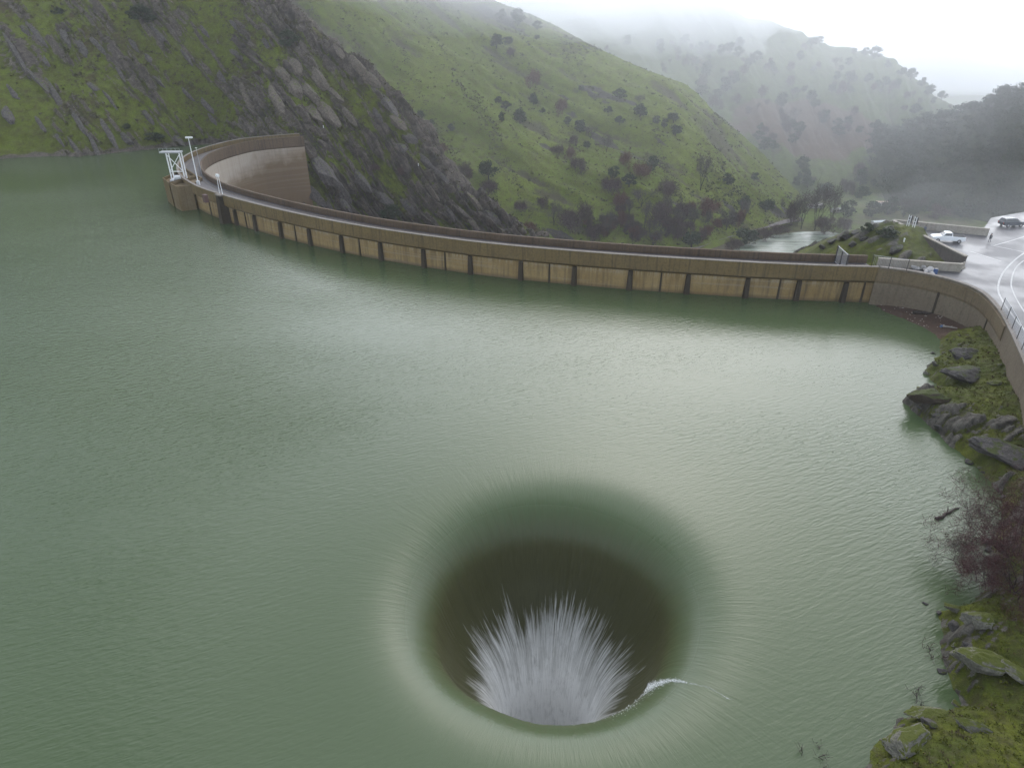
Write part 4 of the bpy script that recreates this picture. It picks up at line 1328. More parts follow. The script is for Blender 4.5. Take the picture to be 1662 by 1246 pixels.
stick("driftwood_log", 1538, 833, 3.6, .45, .17, M_wood, "dark driftwood log floating at the tip of the red bush", None, 0.05)
q = pz(1529, 530, .4)
rock("float", (q[0], q[1], max(bank_z(q[0], q[1]), 0) + .2), (.38, .3, .25), 0, 5, simple("blue_float", (.09, .16, .30), .5), 0, 'Y', "faded blue float stranded on the mud beach beside the bleached plank", "float")
lit = MB()
rs = random.Random(5)
for k in range(150):
    px_, py_ = rs.uniform(1412, 1532), rs.uniform(486, 535)
    q = pz(px_, py_, .3)
    zb = bank_z(q[0], q[1])
    if zb < .02: continue
    s_ = rs.uniform(.05, .17)
    lit.box((q[0], q[1], zb + s_ * .2), (s_ * rs.uniform(1, 3), s_, s_ * .5), rs.uniform(0, 3))
tag(lit.build("litter", M_wood2), kind="stuff")

# ================================================================== TREES
def leaf_mat(name, c1, c2):
    t = NT(name)
    p = t.objpos()
    n = t.noise(p, 1.2, 3)
    n2 = t.noise(p, 9.0, 2)
    c = t.mix(t.ramp(t.math('ADD', t.math('MULTIPLY', n, .6), t.math('MULTIPLY', n2, .4)), [(0.35, 0.0), (0.65, 1.0)]), c1, c2)
    return t.out(c, 0.8, None, None, 0.15)
M_leaf = leaf_mat("oak_leaves", (0.022, 0.034, 0.018), (0.045, 0.062, 0.028))
M_twig_red = leaf_mat("red_twigs", (0.088, 0.040, 0.030), (0.140, 0.066, 0.048))
M_twig_purple = leaf_mat("purple_twigs", (0.060, 0.038, 0.036), (0.098, 0.064, 0.058))
M_twig_grey = leaf_mat("grey_twigs", (0.070, 0.058, 0.048), (0.105, 0.090, 0.078))
M_leaf_hazy = leaf_mat("wood_leaves", (0.035, 0.045, 0.026), (0.060, 0.072, 0.036))
M_bark = simple("bark", (0.050, 0.042, 0.036), .9, .2, 4)

def leaf_cloud(rs, centres, radii, n_each, size, flat=0.7):
    v, f = [], []
    for c_, r_ in zip(centres, radii):
        k = n_each
        dirs = rs.normal(size=(k, 3)); dirs /= np.linalg.norm(dirs, axis=1)[:, None]
        rad_ = r_ * rs.rand(k) ** 0.45
        P = c_ + dirs * rad_[:, None] * [1, 1, flat]
        a = rs.normal(size=(k, 3)); a /= np.linalg.norm(a, axis=1)[:, None]
        b = np.cross(a, rs.normal(size=(k, 3))); b /= np.linalg.norm(b, axis=1)[:, None] + 1e-9
        sz = size * (0.6 + 0.8 * rs.rand(k))[:, None]
        Q = np.stack([P - a * sz * .5, P + b * sz * .38, P + a * sz * .5, P - b * sz * .38], 1)
        f.append(np.arange(len(v) * 0 + sum(len(q) for q in v), sum(len(q) for q in v) + k * 4).reshape(k, 4))
        v.append(Q.reshape(-1, 3))
    return np.vstack(v), np.vstack(f)

def branches(rs, base, direction, L, r, depth, out, tips, spread=0.55, droop=0.0):
    """recursive limbs into MB out; end points into tips"""
    d = Vector(direction).normalized()
    p = Vector(base)
    n = 3
    for k in range(n):
        d = (d + Vector(rs.normal(size=3)) * 0.16 + Vector((0, 0, .05 - droop))).normalized()
        q = p + d * (L / n)
        out.tube(p, q, r * (1 - .22 * k), r * (1 - .22 * (k + 1)), 5 if depth > 1 else 3)
        p = q
        if depth > 0 and k >= 1 or (depth > 0 and k == n - 1):
            for _ in range(2):
                nd = (d + Vector(rs.normal(size=3)) * spread).normalized()
                branches(rs, p, nd, L * (.55 + .2 * rs.rand()), r * .5, depth - 1, out, tips, spread, droop)
    tips.append(np.array(p))

def twig_spray(rs, tips, n_each, L, wd, up=0.25):
    v, f = [], []
    T = np.repeat(np.array(tips), n_each, 0)
    k = len(T)
    T = T + rs.normal(size=(k, 3)) * L * .35
    d = rs.normal(size=(k, 3)) + [0, 0, up]
    d /= np.linalg.norm(d, axis=1)[:, None]
    b = np.cross(d, rs.normal(size=(k, 3))); b /= np.linalg.norm(b, axis=1)[:, None] + 1e-9
    ll = (L * (.5 + rs.rand(k)))[:, None]
    Q = np.stack([T - b * wd, T + b * wd, T + d * ll + b * wd * .3, T + d * ll - b * wd * .3], 1)
    return Q.reshape(-1, 3), np.arange(k * 4).reshape(k, 4)

def proto(kind, seed):
    """nominal size: crown about 1 wide, tree about 1 tall; returns (trunk mesh obj data, crown mesh data)"""
    rs = np.random.RandomState(seed)
    tr = MB()
    tips = []
    if kind == "oak":
        tr.tube((0, 0, -.15), (0, 0, .2), .04, .03, 6)
        for k in range(4):
            a = k * 1.57 + rs.rand()
            branches(rs, (0, 0, .2), (math.cos(a) * .7, math.sin(a) * .7, .8), .36, .022, 1, tr, tips)
        m = 20
        cen = rs.normal(size=(m, 3)); cen /= np.linalg.norm(cen, axis=1)[:, None]
        cen = cen * (.20 + .14 * rs.rand(m))[:, None] * [1, 1, 1.05] + [0, 0, .43]
        v, f = leaf_cloud(rs, cen, .12 + .08 * rs.rand(m), 60, .075, .9)
        mat = M_leaf
    elif kind in ("redbush", "purplebush"):
        for k in range(7):
            a = k * .9 + rs.rand()
            branches(rs, (rs.normal() * .06, rs.normal() * .06, -.08), (math.cos(a) * .6, math.sin(a) * .6, 1.0), .42, .014, 2, tr, tips, .5)
        v, f = twig_spray(rs, tips, 9, .17, .010)
        mat = M_twig_red if kind == "redbush" else M_twig_purple
    else:
        tr.tube((0, 0, -.12), (0, 0, .16), .032, .026, 6)
        for k in range(4):
            a = k * 1.57 + rs.rand()
            branches(rs, (0, 0, .12), (math.cos(a) * .42, math.sin(a) * .42, 1.0), .46, .018, 2, tr, tips, .42)
        v, f = twig_spray(rs, tips, 9, .14, .0065)
        mat = M_twig_grey
    zmax = v[:, 2].max()
    return tr, v, f, mat, zmax

PROTO = {}
def get_proto(kind, var):
    key = (kind, var)
    if key not in PROTO:
        tr, v, f, mat, zm = proto(kind, 100 * var + len(kind) * 7)
        e = dict(oak="oak_tree", redbush="red_bush", purplebush="brown_bush", bare="bare_tree")[kind]
        tm = bpy.data.meshes.new("trunk"); tm.from_pydata([tuple(q) for q in tr.v], [], tr.f)
        tm.materials.append(M_bark if kind in ("oak", "bare") else mat)
        cm = bpy.data.meshes.new("crown"); cm.from_pydata([tuple(map(float, q)) for q in v], [], [tuple(map(int, q)) for q in f])
        cm.materials.append(mat)
        wid = np.abs(v[:, :2]).max() * 1.75
        PROTO[key] = (e, tm, cm, wid, zm)
    return PROTO[key]

trng = random.Random(11)
def tree(kind, loc, width, height, label, group=None, cat="tree"):
    e, tm, cm, wid, zm = get_proto(kind, trng.randrange(3))
    o = empty(e, loc, trng.uniform(0, 6.28), label, cat, group)
    o.scale = (width / wid, width / wid, height / zm)
    for nm, me in (("trunk", tm), ("crown", cm)):
        c = bpy.data.objects.new(nm, me)
        COL.objects.link(c)
        c.parent = o
    return o

def px_scale(p):
    """photo pixels per metre at a world point"""
    d = Vector(p) - Vector((0, 0, CAM_H))
    fw = d.y * math.cos(PITCH) - d.z * math.sin(PITCH)
    return F_PX / fw

K = dict(O="oak", R="redbush", P="purplebush", G="bare")
CATS = dict(O="tree", R="bush", P="bush", G="tree")
T_B = [
 (842, 30, 22, 20, 'O', "largest dark oak on the green hill's skyline under the cloud"),
 (813, 26, 16, 14, 'O', "smaller dark oak on the skyline just left of the largest one"),
 (872, 43, 12, 12, 'O', "small dark shrub on the skyline right of the two skyline oaks"),
 (806, 69, 20, 17, 'O', "broad dark oak a little below the skyline oaks"),
 (825, 67, 14, 10, 'O', "low dark shrub touching the right side of the broad high oak"),
 (828, 86, 18, 15, 'P', "brown thicket directly beneath the broad high oak"),
 (871, 62, 8, 7, 'O', "tiny shrub alone under the small skyline shrub"),
 (865, 130, 24, 26, 'R', "reddish bush standing alone high on the green slope"),
 (866, 163, 13, 16, 'O', "dark narrow tree directly below the high lone reddish bush"),
 (809, 163, 10, 9, 'O', "upper left of two little dark shrubs above the bushy dark oak"),
 (821, 172, 13, 11, 'O', "lower right of two little dark shrubs above the bushy dark oak"),
 (844, 191, 19, 20, 'O', "bushy dark oak on the open left part of the green slope"),
 (814, 192, 8, 14, 'O', "thin upright shrub left of the bushy dark oak"),
 (880, 181, 8, 7, 'O', "tiny round shrub below the dark narrow tree"),
 (911, 174, 22, 24, 'R', "rusty thin-branched bush in mid slope right of the tiny round shrub"),
 (920, 197, 12, 11, 'O', "small dark shrub under the rusty thin-branched bush"),
 (941, 207, 18, 17, 'O', "dark shrub at the top of the sunken gully in mid slope"),
 (958, 217, 20, 20, 'G', "grey leafless tree beside the dark shrub of the gully"),
 (987, 179, 13, 9, 'O', "small oval shrub on the pale upper slope"),
 (1006, 154, 18, 14, 'O', "dark shrub highest on the pale upper slope"),
 (1038, 165, 15, 18, 'G', "faint grey tree standing above the large round shrub"),
 (1039, 182, 20, 17, 'O', "large round dark shrub under the faint grey tree"),
 (1006, 197, 13, 12, 'O', "pale green shrub in the middle of the open upper slope"),
 (1066, 196, 12, 11, 'O', "leftmost of four dark shrubs near the right shoulder"),
 (1078, 202, 10, 14, 'O', "narrow shrub second of four near the right shoulder"),
 (1093, 193, 16, 13, 'O', "top shrub of four near the right shoulder"),
 (1096, 214, 17, 14, 'O', "lowest and darkest of four shrubs near the right shoulder"),
 (931, 229, 14, 14, 'P', "small brown bush inside the sunken gully"),
 (953, 237, 11, 11, 'O', "little dark shrub on the gully's right lip"),
 (906, 244, 22, 16, 'P', "dark purple bush at the gully's lower left"),
 (925, 250, 17, 22, 'R', "red bush in the gully beside the dark purple bush"),
 (937, 268, 26, 22, 'P', "grey-purple bush at the lower end of the gully"),
 (984, 236, 20, 26, 'G', "brown-grey leafless tree on the bright green rib"),
 (1015, 260, 22, 24, 'R', "dull red bush above the brightest red bush"),
 (1056, 268, 19, 22, 'O', "dark oak to the right of the brightest red bush"),
 (1039, 279, 31, 26, 'R', "brightest red bush halfway down the slope"),
 (997, 281, 18, 16, 'O', "dark shrub on the left of the brightest red bush"),
 (993, 302, 33, 27, 'P', "wide purple-brown bush on the grassy rib"),
 (1021, 294, 18, 18, 'O', "round dark oak between the purple-brown bushes"),
 (1080, 308, 38, 32, 'P', "biggest purple-brown bush on the lower slope"),
 (1137, 286, 36, 50, 'G', "tallest grey leafless tree on the right of the slope"),
 (1008, 327, 32, 26, 'R', "dark red bush below the wide purple-brown bush"),
 (1041, 323, 32, 28, 'G', "spreading grey tree right of the dark red bush"),
 (1149, 338, 38, 26, 'R', "wide rust-red bush below the tallest grey tree"),
 (1113, 344, 32, 26, 'P', "purple-brown bush left of the wide rust-red bush"),
 (899, 350, 32, 34, 'G', "grey leafless tree just above the dam parapet left of the purple thicket"),
 (926, 359, 42, 38, 'P', "large purple thicket just above the middle of the dam parapet"),
 (949, 352, 26, 42, 'P', "tall dark bush on the right edge of the large purple thicket"),
 (1008, 356, 18, 28, 'R', "slim red bush standing in grass above the parapet"),
 (1046, 352, 26, 40, 'G', "grey tree in the lower grove right of the slim red bush"),
 (1072, 352, 38, 40, 'P', "dense brown bush in the middle of the lower grove"),
 (1094, 366, 36, 30, 'P', "brown bush at the foot of the lower grove near the parapet"),
 (1060, 388, 40, 24, 'G', "pale leafless bush showing just over the parapet"),
 (1181, 292, 16, 16, 'O', "dark shrub near the right shoulder above the valley road"),
 (1224, 288, 12, 12, 'O', "small dark shrub on the right shoulder's edge"),
 (1206, 331, 18, 20, 'O', "dark oak low on the right shoulder"),
 (1242, 336, 20, 18, 'O', "dark oak beside the foot of the right shoulder"),
 (1179, 358, 20, 32, 'G', "leafless tree on the verge above the tiny white car"),
 (1200, 354, 18, 28, 'R', "reddish leafless sapling right of the verge tree"),
 (1147, 375, 22, 18, 'R', "low red bush above the valley road's bend"),
 (1122, 391, 26, 22, 'O', "dark evergreen bush at the valley road's near bend"),
 (1136, 384, 20, 18, 'P', "brown bush between the low red bush and the road bend"),
 (944, 145, 9, 8, 'O', "tiny shrub alone on the pale slope below the skyline"),
 (684, 188, 10, 12, 'O', "small dark shrub on the smooth slope nearest the rocky spur"),
 (733, 208, 11, 10, 'O', "little dark shrub on the smooth slope right of the spur"),
 (690, 226, 16, 14, 'O', "dark shrub against the rocky spur's edge"),
 (719, 241, 17, 18, 'R', "red-purple bush at the foot of the smooth slope by the spur"),
 (754, 282, 28, 30, 'P', "purple-brown bush behind the rocky spur"),
 (793, 280, 24, 26, 'O', "round dark oak beside the purple-brown bush behind the spur"),
 (793, 304, 30, 20, 'P', "low grey-purple bush beneath the round dark oak by the spur"),
 (701, 199, 9, 8, 'O', "tiny dark shrub between the two little slope shrubs by the spur"),
 (845, 336, 22, 16, 'P', "brown scrub at the spur's lower end"),
 (858, 372, 28, 24, 'R', "rusty bush just over the parapet at the spur's foot"),
 (880, 330, 20, 16, 'P', "small brown scrub above the grey tree by the parapet"),
]
for px_, py_, w_, h_, k_, lab in T_B:
    q = hit(px_, py_ + h_ * .45, ["B"])
    if q is None:
        q = hit(px_, py_ + h_ * .45, ["A", "B", "C"])
        if q is None: continue
    s_ = px_scale(q)
    tree(K[k_], q - Vector((0, 0, .3)), 1.32 * w_ / s_, 1.25 * h_ / s_, lab, "trees and bushes on the green hillside", CATS[k_])

# the dense grove low on the slope
rs = random.Random(41)
n_ = 0
while n_ < 46:
    px_, py_ = rs.uniform(930, 1255), rs.uniform(300, 396)
    if py_ < np.interp(px_, [930, 1000, 1100, 1255], [360, 330, 318, 350]) + rs.uniform(0, 30): continue
    if np.interp(px_, [1120, 1190, 1260], [396, 372, 358]) < py_: continue
    q = hit(px_, py_, ["B"])
    if q is None: n_ += 1; continue
    s_ = px_scale(q)
    k_ = rs.choice("PPPGGR")
    w_ = rs.uniform(14, 30); h_ = w_ * (1.3 if k_ == "G" else .85)
    tree(K[k_], q - Vector((0, 0, .3)), 1.2 * w_ / s_, 1.2 * h_ / s_, {"P": "purple-brown bush in the dense grove above the dam parapet", "G": "grey leafless tree in the dense grove above the dam parapet", "R": "dull red bush in the dense grove above the dam parapet"}[k_],
         {"P": "purple-brown bushes of the grove", "G": "leafless trees of the grove", "R": "dull red bushes of the grove"}[k_], CATS[k_])
    n_ += 1

# low scrub and tussocks over the slopes: too many to count
def scrub(name, G, msk, n, size, mat, seed, m=10):
    rsn = np.random.RandomState(seed)
    P = G.reshape(-1, 3)[msk.reshape(-1) > rsn.rand(msk.size)]
    P = P[rsn.permutation(len(P))[:n]]
    k = len(P)
    sz = size * (.4 + 1.2 * rsn.rand(k) ** 2)
    C = np.repeat(P, m, 0) + rsn.normal(size=(k * m, 3)) * np.repeat(sz, m)[:, None] * [.45, .45, .28] + [0, 0, .12]
    L = np.repeat(sz, m)[:, None] * .42
    a_ = rsn.normal(size=(k * m, 3)); a_ /= np.linalg.norm(a_, axis=1)[:, None]
    b_ = np.cross(a_, rsn.normal(size=(k * m, 3))); b_ /= np.linalg.norm(b_, axis=1)[:, None]
    Q = np.stack([C - a_ * L, C + b_ * L * .7, C + a_ * L, C - b_ * L * .7], 1).reshape(-1, 3)
    tag(mk(name, Q, np.arange(k * m * 4).reshape(-1, 4), mat), kind="stuff")
M_scrub = leaf_mat("scrub_leaves", (0.040, 0.040, 0.020), (0.085, 0.078, 0.036))
M_scrub_g = leaf_mat("tussock_grass", (0.075, 0.092, 0.016), (0.130, 0.150, 0.024))
vis = np.zeros(GA.shape[:2]); vis[:, :330] = 1
scrub("scrub", GA, vis * (.25 + .5 * sstep(.1, .6, wornA)), 9000, .75, M_scrub, 51)
scrub("tussocks", GA, vis * (1 - rockattr), 14000, .40, M_scrub_g, 52, 7)
visb = np.zeros(GB.shape[:2]); visb[:, 10:190] = 1
scrub("scrub", GB, visb * np.clip(.12 + .8 * sstep(.1, .6, fbm(UUb * 3, VVb * 3, 2.2, 4)), 0, 1), 11000, 1.0, M_scrub, 53)
scrub("tussocks", GB, visb, 16000, .6, M_scrub_g, 54, 7)

okr = ((GR[..., 2] > .5) & (rockR < .4) & (wornR < .8) & (GR[..., 1] < 98)).astype(float)
scrub("tussocks", GR, okr, 7000, .17, leaf_mat("bank_tussocks", (0.060, 0.072, 0.010), (0.120, 0.125, 0.018)), 55, 9)
scrub("scrub", GR, okr * .5, 1600, .22, leaf_mat("bank_dead_stems", (0.045, 0.036, 0.018), (0.095, 0.075, 0.036)), 56, 9)
rs = random.Random(8)
SH = resample(shore[4:-3], 400, False)
for k in range(46):
    q = SH[rs.randrange(len(SH))] + [rs.gauss(.25, .5), rs.gauss(0, .4)]
    if q[1] > 92: continue
    sz = rs.uniform(.22, .65)
    rock("shore_stone", (q[0], q[1], max(bank_z(q[0], q[1]), 0) + sz * .1), (sz * 1.3, sz * .9, sz * .6), rs.uniform(0, 3), 300 + k, rs.choice([M_rock_dark, M_rock_dark, M_rock_pale]), rs.uniform(-.3, .3), 'Y', "small broken stone lying along the waterline of the mossy bank", "stone", "small stones along the waterline")

# slabs of rock standing out of the far hillside, all dipping the same way
M_slab_tan = rock_mat("tan_slab_rock", (0.085, 0.070, 0.056), (0.175, 0.148, 0.118), (0.10, 0.12, 0.014), 0.10)
M_slab_dark = rock_mat("dark_slab_rock", (0.060, 0.054, 0.052), (0.145, 0.128, 0.118), (0.10, 0.125, 0.014), 0.08)
rs = random.Random(19)
def hill_slab(px_, py_, L_, W_, mat, label, group):
    q = hit(px_, py_, ["A"])
    if q is None: return
    s_ = px_scale(q)
    dd = (Vector(dA) + Vector((rs.gauss(0, .10), rs.gauss(0, .10), rs.gauss(0, .10)))).normalized()
    nn = Vector(mA).normalized()
    yv = nn.cross(dd).normalized(); zv = dd.cross(yv).normalized()
    if zv.dot(nn) < 0: zv = -zv; yv = -yv
    zv = (zv + yv * rs.uniform(-.5, .1)).normalized(); yv = zv.cross(dd).normalized()
    fr = Matrix((dd, yv, zv)).transposed()
    sz = (L_ / s_ * rs.uniform(.55, .85), W_ / s_ * rs.uniform(.5, .75), W_ / s_ * rs.uniform(.35, .6))
    rock("rock_outcrop", q + nn * sz[2] * .1, sz, 0, int(px_ * 3 + py_), mat, 0, 'Y', label, "rock", group, fr)
for a_ in [(475, 140, 60, 22), (500, 150, 80, 24), (515, 125, 60, 18), (530, 185, 50, 20), (505, 180, 50, 18), (450, 165, 60, 16), (485, 115, 40, 16), (410, 175, 60, 14), (400, 150, 40, 12), (540, 150, 50, 14), (565, 190, 40, 12), (460, 120, 40, 14)]:
    hill_slab(*a_, M_slab_tan, "tan slab in the blocky outcrop above the dam's far end", "tan slabs of the blocky outcrop")
for a_ in [(520, 270, 80, 26), (545, 300, 70, 20), (500, 310, 60, 16), (590, 300, 50, 16), (560, 335, 60, 16), (620, 320, 50, 14), (530, 340, 50, 14), (660, 335, 50, 14)]:
    hill_slab(*a_, M_slab_dark, "dark wet slab on the rock face below the dam's far end", "dark slabs below the dam's far end")
for a_ in [(30, 95, 70, 9), (60, 130, 80, 9), (95, 165, 80, 9), (125, 195, 70, 9), (150, 230, 60, 10), (40, 50, 40, 10), (60, 55, 50, 10), (135, 80, 40, 13), (160, 75, 50, 10), (255, 55, 40, 10), (180, 165, 40, 8), (175, 215, 60, 8), (205, 225, 50, 10),
           (235, 185, 40, 8), (255, 130, 40, 8), (285, 225, 50, 9), (330, 165, 50, 9), (300, 150, 40, 8), (345, 195, 40, 8), (10, 185, 40, 16), (268, 240, 30, 8), (120, 240, 30, 8), (75, 100, 50, 8), (215, 70, 40, 8), (385, 90, 40, 10), (430, 70, 30, 9),
           (360, 130, 40, 9), (105, 60, 40, 9), (20, 150, 40, 8), (300, 90, 40, 8), (330, 50, 40, 9), (240, 95, 30, 8), (195, 120, 40, 8), (150, 140, 40, 8), (65, 200, 40, 8), (385, 45, 36, 9), (95, 225, 30, 7)]:
    hill_slab(*a_, M_slab_dark, "long thin slab of dark rock jutting from the grassy rocky hillside", "long slabs on the rocky hillside")
for a_ in [(600, 130, 50, 14), (625, 165, 50, 14), (645, 200, 46, 14), (665, 225, 46, 12), (690, 262, 46, 13), (715, 285, 44, 12), (745, 312, 44, 12), (775, 335, 40, 12), (800, 352, 40, 12), (580, 108, 40, 12), (550, 82, 40, 12), (610, 185, 40, 12), (650, 240, 40, 12), (700, 310, 40, 11), (730, 345, 40, 11), (765, 360, 40, 11)]:
    hill_slab(*a_, rs.choice([M_slab_tan, M_slab_dark]), "broken slab along the crest of the rocky spur above the canyon", "slabs along the spur's crest")

# rocks and shrubs on the mossy knoll
for px_, py_, sx_, sy_, lab in [(1352, 392, 3.0, .8, "dark rib of rock low on the knoll's canyon side"), (1372, 384, 3.2, .9, "dark rib of rock halfway up the knoll"), (1392, 378, 2.6, 1.0, "grey rock shoulder near the knoll's top"),
                                (1405, 388, 1.8, .8, "grey rock in the moss below the knoll's rock shoulder"), (1335, 402, 2.2, .7, "lowest dark rock rib just over the dam parapet on the knoll"), (1452, 405, 2.6, 1.0, "dark flat rock on the knoll behind the steel gate"), (1385, 396, 1.5, .7, "small mossy rock in the middle of the knoll")]:
    q = hit(px_, py_, ["K"])
    if q is None: continue
    rock("boulder", q + Vector((0, 0, .05)), (sx_, sy_, .75), .75 + rs.uniform(-.2, .2), int(px_), M_rock_dark, rs.uniform(-.1, .35), 'Y', lab)
for px_, py_, w_, h_, lab in [(1440, 378, 28, 16, "round dark green shrub on top of the mossy knoll"), (1406, 369, 18, 13, "small olive shrub on the knoll's crest beside the round shrub")]:
    q = hit(px_, py_ + h_ * .4, ["K"])
    if q is None: continue
    s_ = px_scale(q)
    tree("oak", q - Vector((0, 0, .5)), 1.2 * w_ / s_, 1.3 * h_ / s_, lab, None, "bush")

# bushes on the rocky hillside
for px_, py_, w_, h_, k_, lab in [
 (232, 26, 44, 26, 'O', "dark bush at the top of the rocky hillside"),
 (470, 66, 30, 26, 'O', "dark bush in a hollow of the rocky spur"),
 (250, 222, 30, 14, 'O', "dark green bush at the waterline of the rocky hillside"),
 (95, 20, 20, 12, 'O', "small dark bush at the picture's top edge among slabs"),
 (606, 272, 24, 16, 'P', "grey-brown bush on the rocks right of the dam's end"),
 (650, 278, 20, 16, 'P', "brown bush near the white post on the spur"),
 (636, 345, 34, 22, 'O', "dark scrub low on the rocks just over the parapet"),
 (205, 205, 16, 10, 'O', "small dark bush above the waterline slabs"),
 (420, 118, 16, 10, 'P', "brown bush left of the big blocky outcrop")]:
    q = hit(px_, py_ + h_ * .4, ["A"])
    if q is None: continue
    s_ = px_scale(q)
    tree(K[k_], q - Vector((0, 0, .4)), 1.1 * w_ / s_, 1.1 * h_ / s_, lab, "bushes on the rocky hillside", "bush")

# trees down in the valley and along the river
def floor_hit(px_, py_, z_=-84):
    return Vector(pz(px_, py_, z_))
for px_, py_, w_, h_, k_, lab in [
 (1300, 372, 34, 70, 'G', "tall grey leafless tree on the river bank, first of the riverside row"),
 (1322, 374, 38, 84, 'G', "tallest grey leafless tree of the riverside row"),
 (1346, 372, 36, 76, 'G', "grey tree right of the tallest riverside tree"),
 (1283, 366, 26, 44, 'P', "brown bush at the left end of the riverside row"),
 (1335, 378, 40, 30, 'P', "brown scrub under the riverside row at the water"),
 (1366, 376, 30, 28, 'P', "brown scrub at the far end of the river pool"),
 (1262, 382, 34, 20, 'P', "low brown bush beside the river's far reach"),
 (1237, 388, 34, 22, 'P', "low brown bush between the road and the river"),
 (1210, 396, 38, 24, 'O', "dark green bush at the near end of the river bank"),
 (1188, 404, 30, 20, 'P', "brown bush on the river bank just over the parapet"),
 (1440, 348, 30, 30, 'O', "dark oak in the valley behind the mossy knoll"),
 (1414, 352, 26, 26, 'O', "dark oak left of the one behind the knoll"),
 (1376, 352, 26, 28, 'O', "dark oak beside the pale trailer roof"),
 (1398, 322, 24, 20, 'O', "round dark tree on the bright green field"),
 (1466, 352, 34, 34, 'G', "leafless tree directly behind the knoll's ladder wall"),
 (1490, 346, 34, 30, 'G', "leafless tree behind the tan wall above the pickup"),
 (1345, 322, 20, 16, 'P', "small brown tree at the left end of the green field"),
 (1425, 308, 24, 26, 'O', "hazy dark tree at the far edge of the green field"),
 (1460, 320, 26, 24, 'O', "hazy dark tree on the right of the green field"),
 (1520, 352, 40, 22, 'P', "brown thicket behind the tan wall"),
 (1560, 352, 44, 22, 'O', "dark thicket behind the right end of the tan wall"),
 (1600, 350, 40, 20, 'P', "brown thicket in the pale blur behind the dark car")]:
    q = floor_hit(px_, py_)
    s_ = px_scale(q)
    tree(K[k_], q - Vector((0, 0, .3)), 1.15 * w_ / s_, 1.05 * h_ / s_, lab, "trees along the valley floor", CATS[k_])

# hazy trees on the far hillside
rs = random.Random(23)
n_ = 0
for k in range(900):
    if n_ >= 150: break
    px_, py_ = rs.uniform(900, 1560), rs.uniform(70, 318)
    dens = 0.25 + 0.75 * (noise3(px_ * .012, py_ * .016, 3.3) > -.05)
    top_y = np.interp(px_, [900, 1170, 1330, 1480, 1545], [40, 40, 80, 138, 180])
    if py_ < top_y or rs.random() > dens: continue
    if 1200 < px_ < 1390 and 235 < py_ < 300 and rs.random() < .85: continue
    q = hit(px_, py_, ["C", "B", "A", "D"])
    qc = hit(px_, py_, ["C"])
    if qc is None or (q - qc).length > 2: continue
    k_ = rs.choice("OOGP")
    wd = rs.uniform(6, 13)
    lab = {'O': "dark hazy tree on the foggy far hillside beyond the green one", 'G': "pale leafless tree fading into fog on the far hillside", 'P': "brown hazy bush on the foggy far hillside"}[k_]
    tree(K[k_], qc - Vector((0, 0, .5)), wd, wd * rs.uniform(.8, 1.2), lab, {'O': "dark trees on the foggy far hillside", 'G': "leafless trees on the foggy far hillside", 'P': "brown bushes on the foggy far hillside"}[k_], CATS[k_])
    n_ += 1
# skyline trees of the far hill
for px_, py_, sz in [(1330, 70, 8), (1385, 88, 7), (1404, 90, 9), (1418, 96, 14), (1440, 110, 9), (1462, 124, 10), (1478, 130, 13), (1495, 140, 10), (1510, 150, 9), (1528, 162, 10), (1060, 5, 9), (1082, 6, 8), (1100, 7, 7)]:
    q = None
    for dy in range(0, 40, 2):
        q = hit(px_, py_ + dy, ["C"])
        if q: break
    if q is None: continue
    s_ = px_scale(q)
    tree("oak", q - Vector((0, 0, .5)), 1.5 * sz / s_, 1.5 * sz / s_, "small dark tree silhouetted on the far hill's crest", "trees on the far hill's crest", "tree")

# woodland over the right-hand hill: reads as one mass
rsn = np.random.RandomState(31)
fl = GD[5:-3, 3:90].reshape(-1, 3)
idx = rsn.permutation(len(fl))[:2600]
cen = fl[idx] + rsn.normal(size=(len(idx), 3)) * [2, 2, .3]
low = np.array([pz(rsn.uniform(1450, 1760), rsn.uniform(312, 352), -84) for _ in range(260)])
cen = np.vstack([cen, low])
allv, allf, nb = [], [], 0
for c_ in cen:
    r_ = rsn.uniform(1.8, 4.2)
    m = 3
    cc = np.array([c_ + [rsn.normal() * r_ * .4, rsn.normal() * r_ * .4, r_ * (.7 + .3 * rsn.rand())] for _ in range(m)])
    v, f = leaf_cloud(rsn, cc, np.full(m, r_ * .75), 30, r_ * .30)
    allv.append(v); allf.append(f + nb); nb += len(v)
tag(mk("woodland", np.vstack(allv), np.vstack(allf), M_leaf_hazy), kind="stuff")

# pale roofs in the valley
def trailer(px_, py_, L, rz, col, label):
    q = floor_hit(px_, py_)
    o = empty("trailer", q, rz, label, "trailer")
    MB().box((0, 0, 1.5), (L, 3.4, 2.4)).build("wall", simple("trailer_wall", (.34, .32, .30), .7), o)
    v, f = MB().prism([(-1.9, 2.7), (1.9, 2.7), (1.9, 2.8), (0, 3.5), (-1.9, 2.8)], -L / 2 - .2, L / 2 + .2).v, None
    m = MB().prism([(-1.9, 2.7), (1.9, 2.7), (1.9, 2.85), (0, 3.5), (-1.9, 2.85)], -L / 2 - .2, L / 2 + .2)
    m.v = [(z_, x_, y_) for x_, y_, z_ in m.v]
    m.build("roof", simple("trailer_roof", col, .6), o)
    for k in (-.28, .05, .3):
        MB().box((L * k, -1.71, 1.7), (1.2, .06, .8)).build("window", M_glass, o)
trailer(1322, 338, 11, .1, (.42, .38, .37), "pale grey roofed trailer among the valley trees")
trailer(1431, 334, 9, -.1, (.46, .33, .25), "trailer with an orange-tan roof beside the dark valley oaks")
trailer(1425, 366, 9, .15, (.50, .53, .54), "long pale trailer showing just left of the mossy knoll's wall")
trailer(1356, 345, 7, .3, (.36, .36, .34), "small grey trailer half hidden by the dark valley oak")

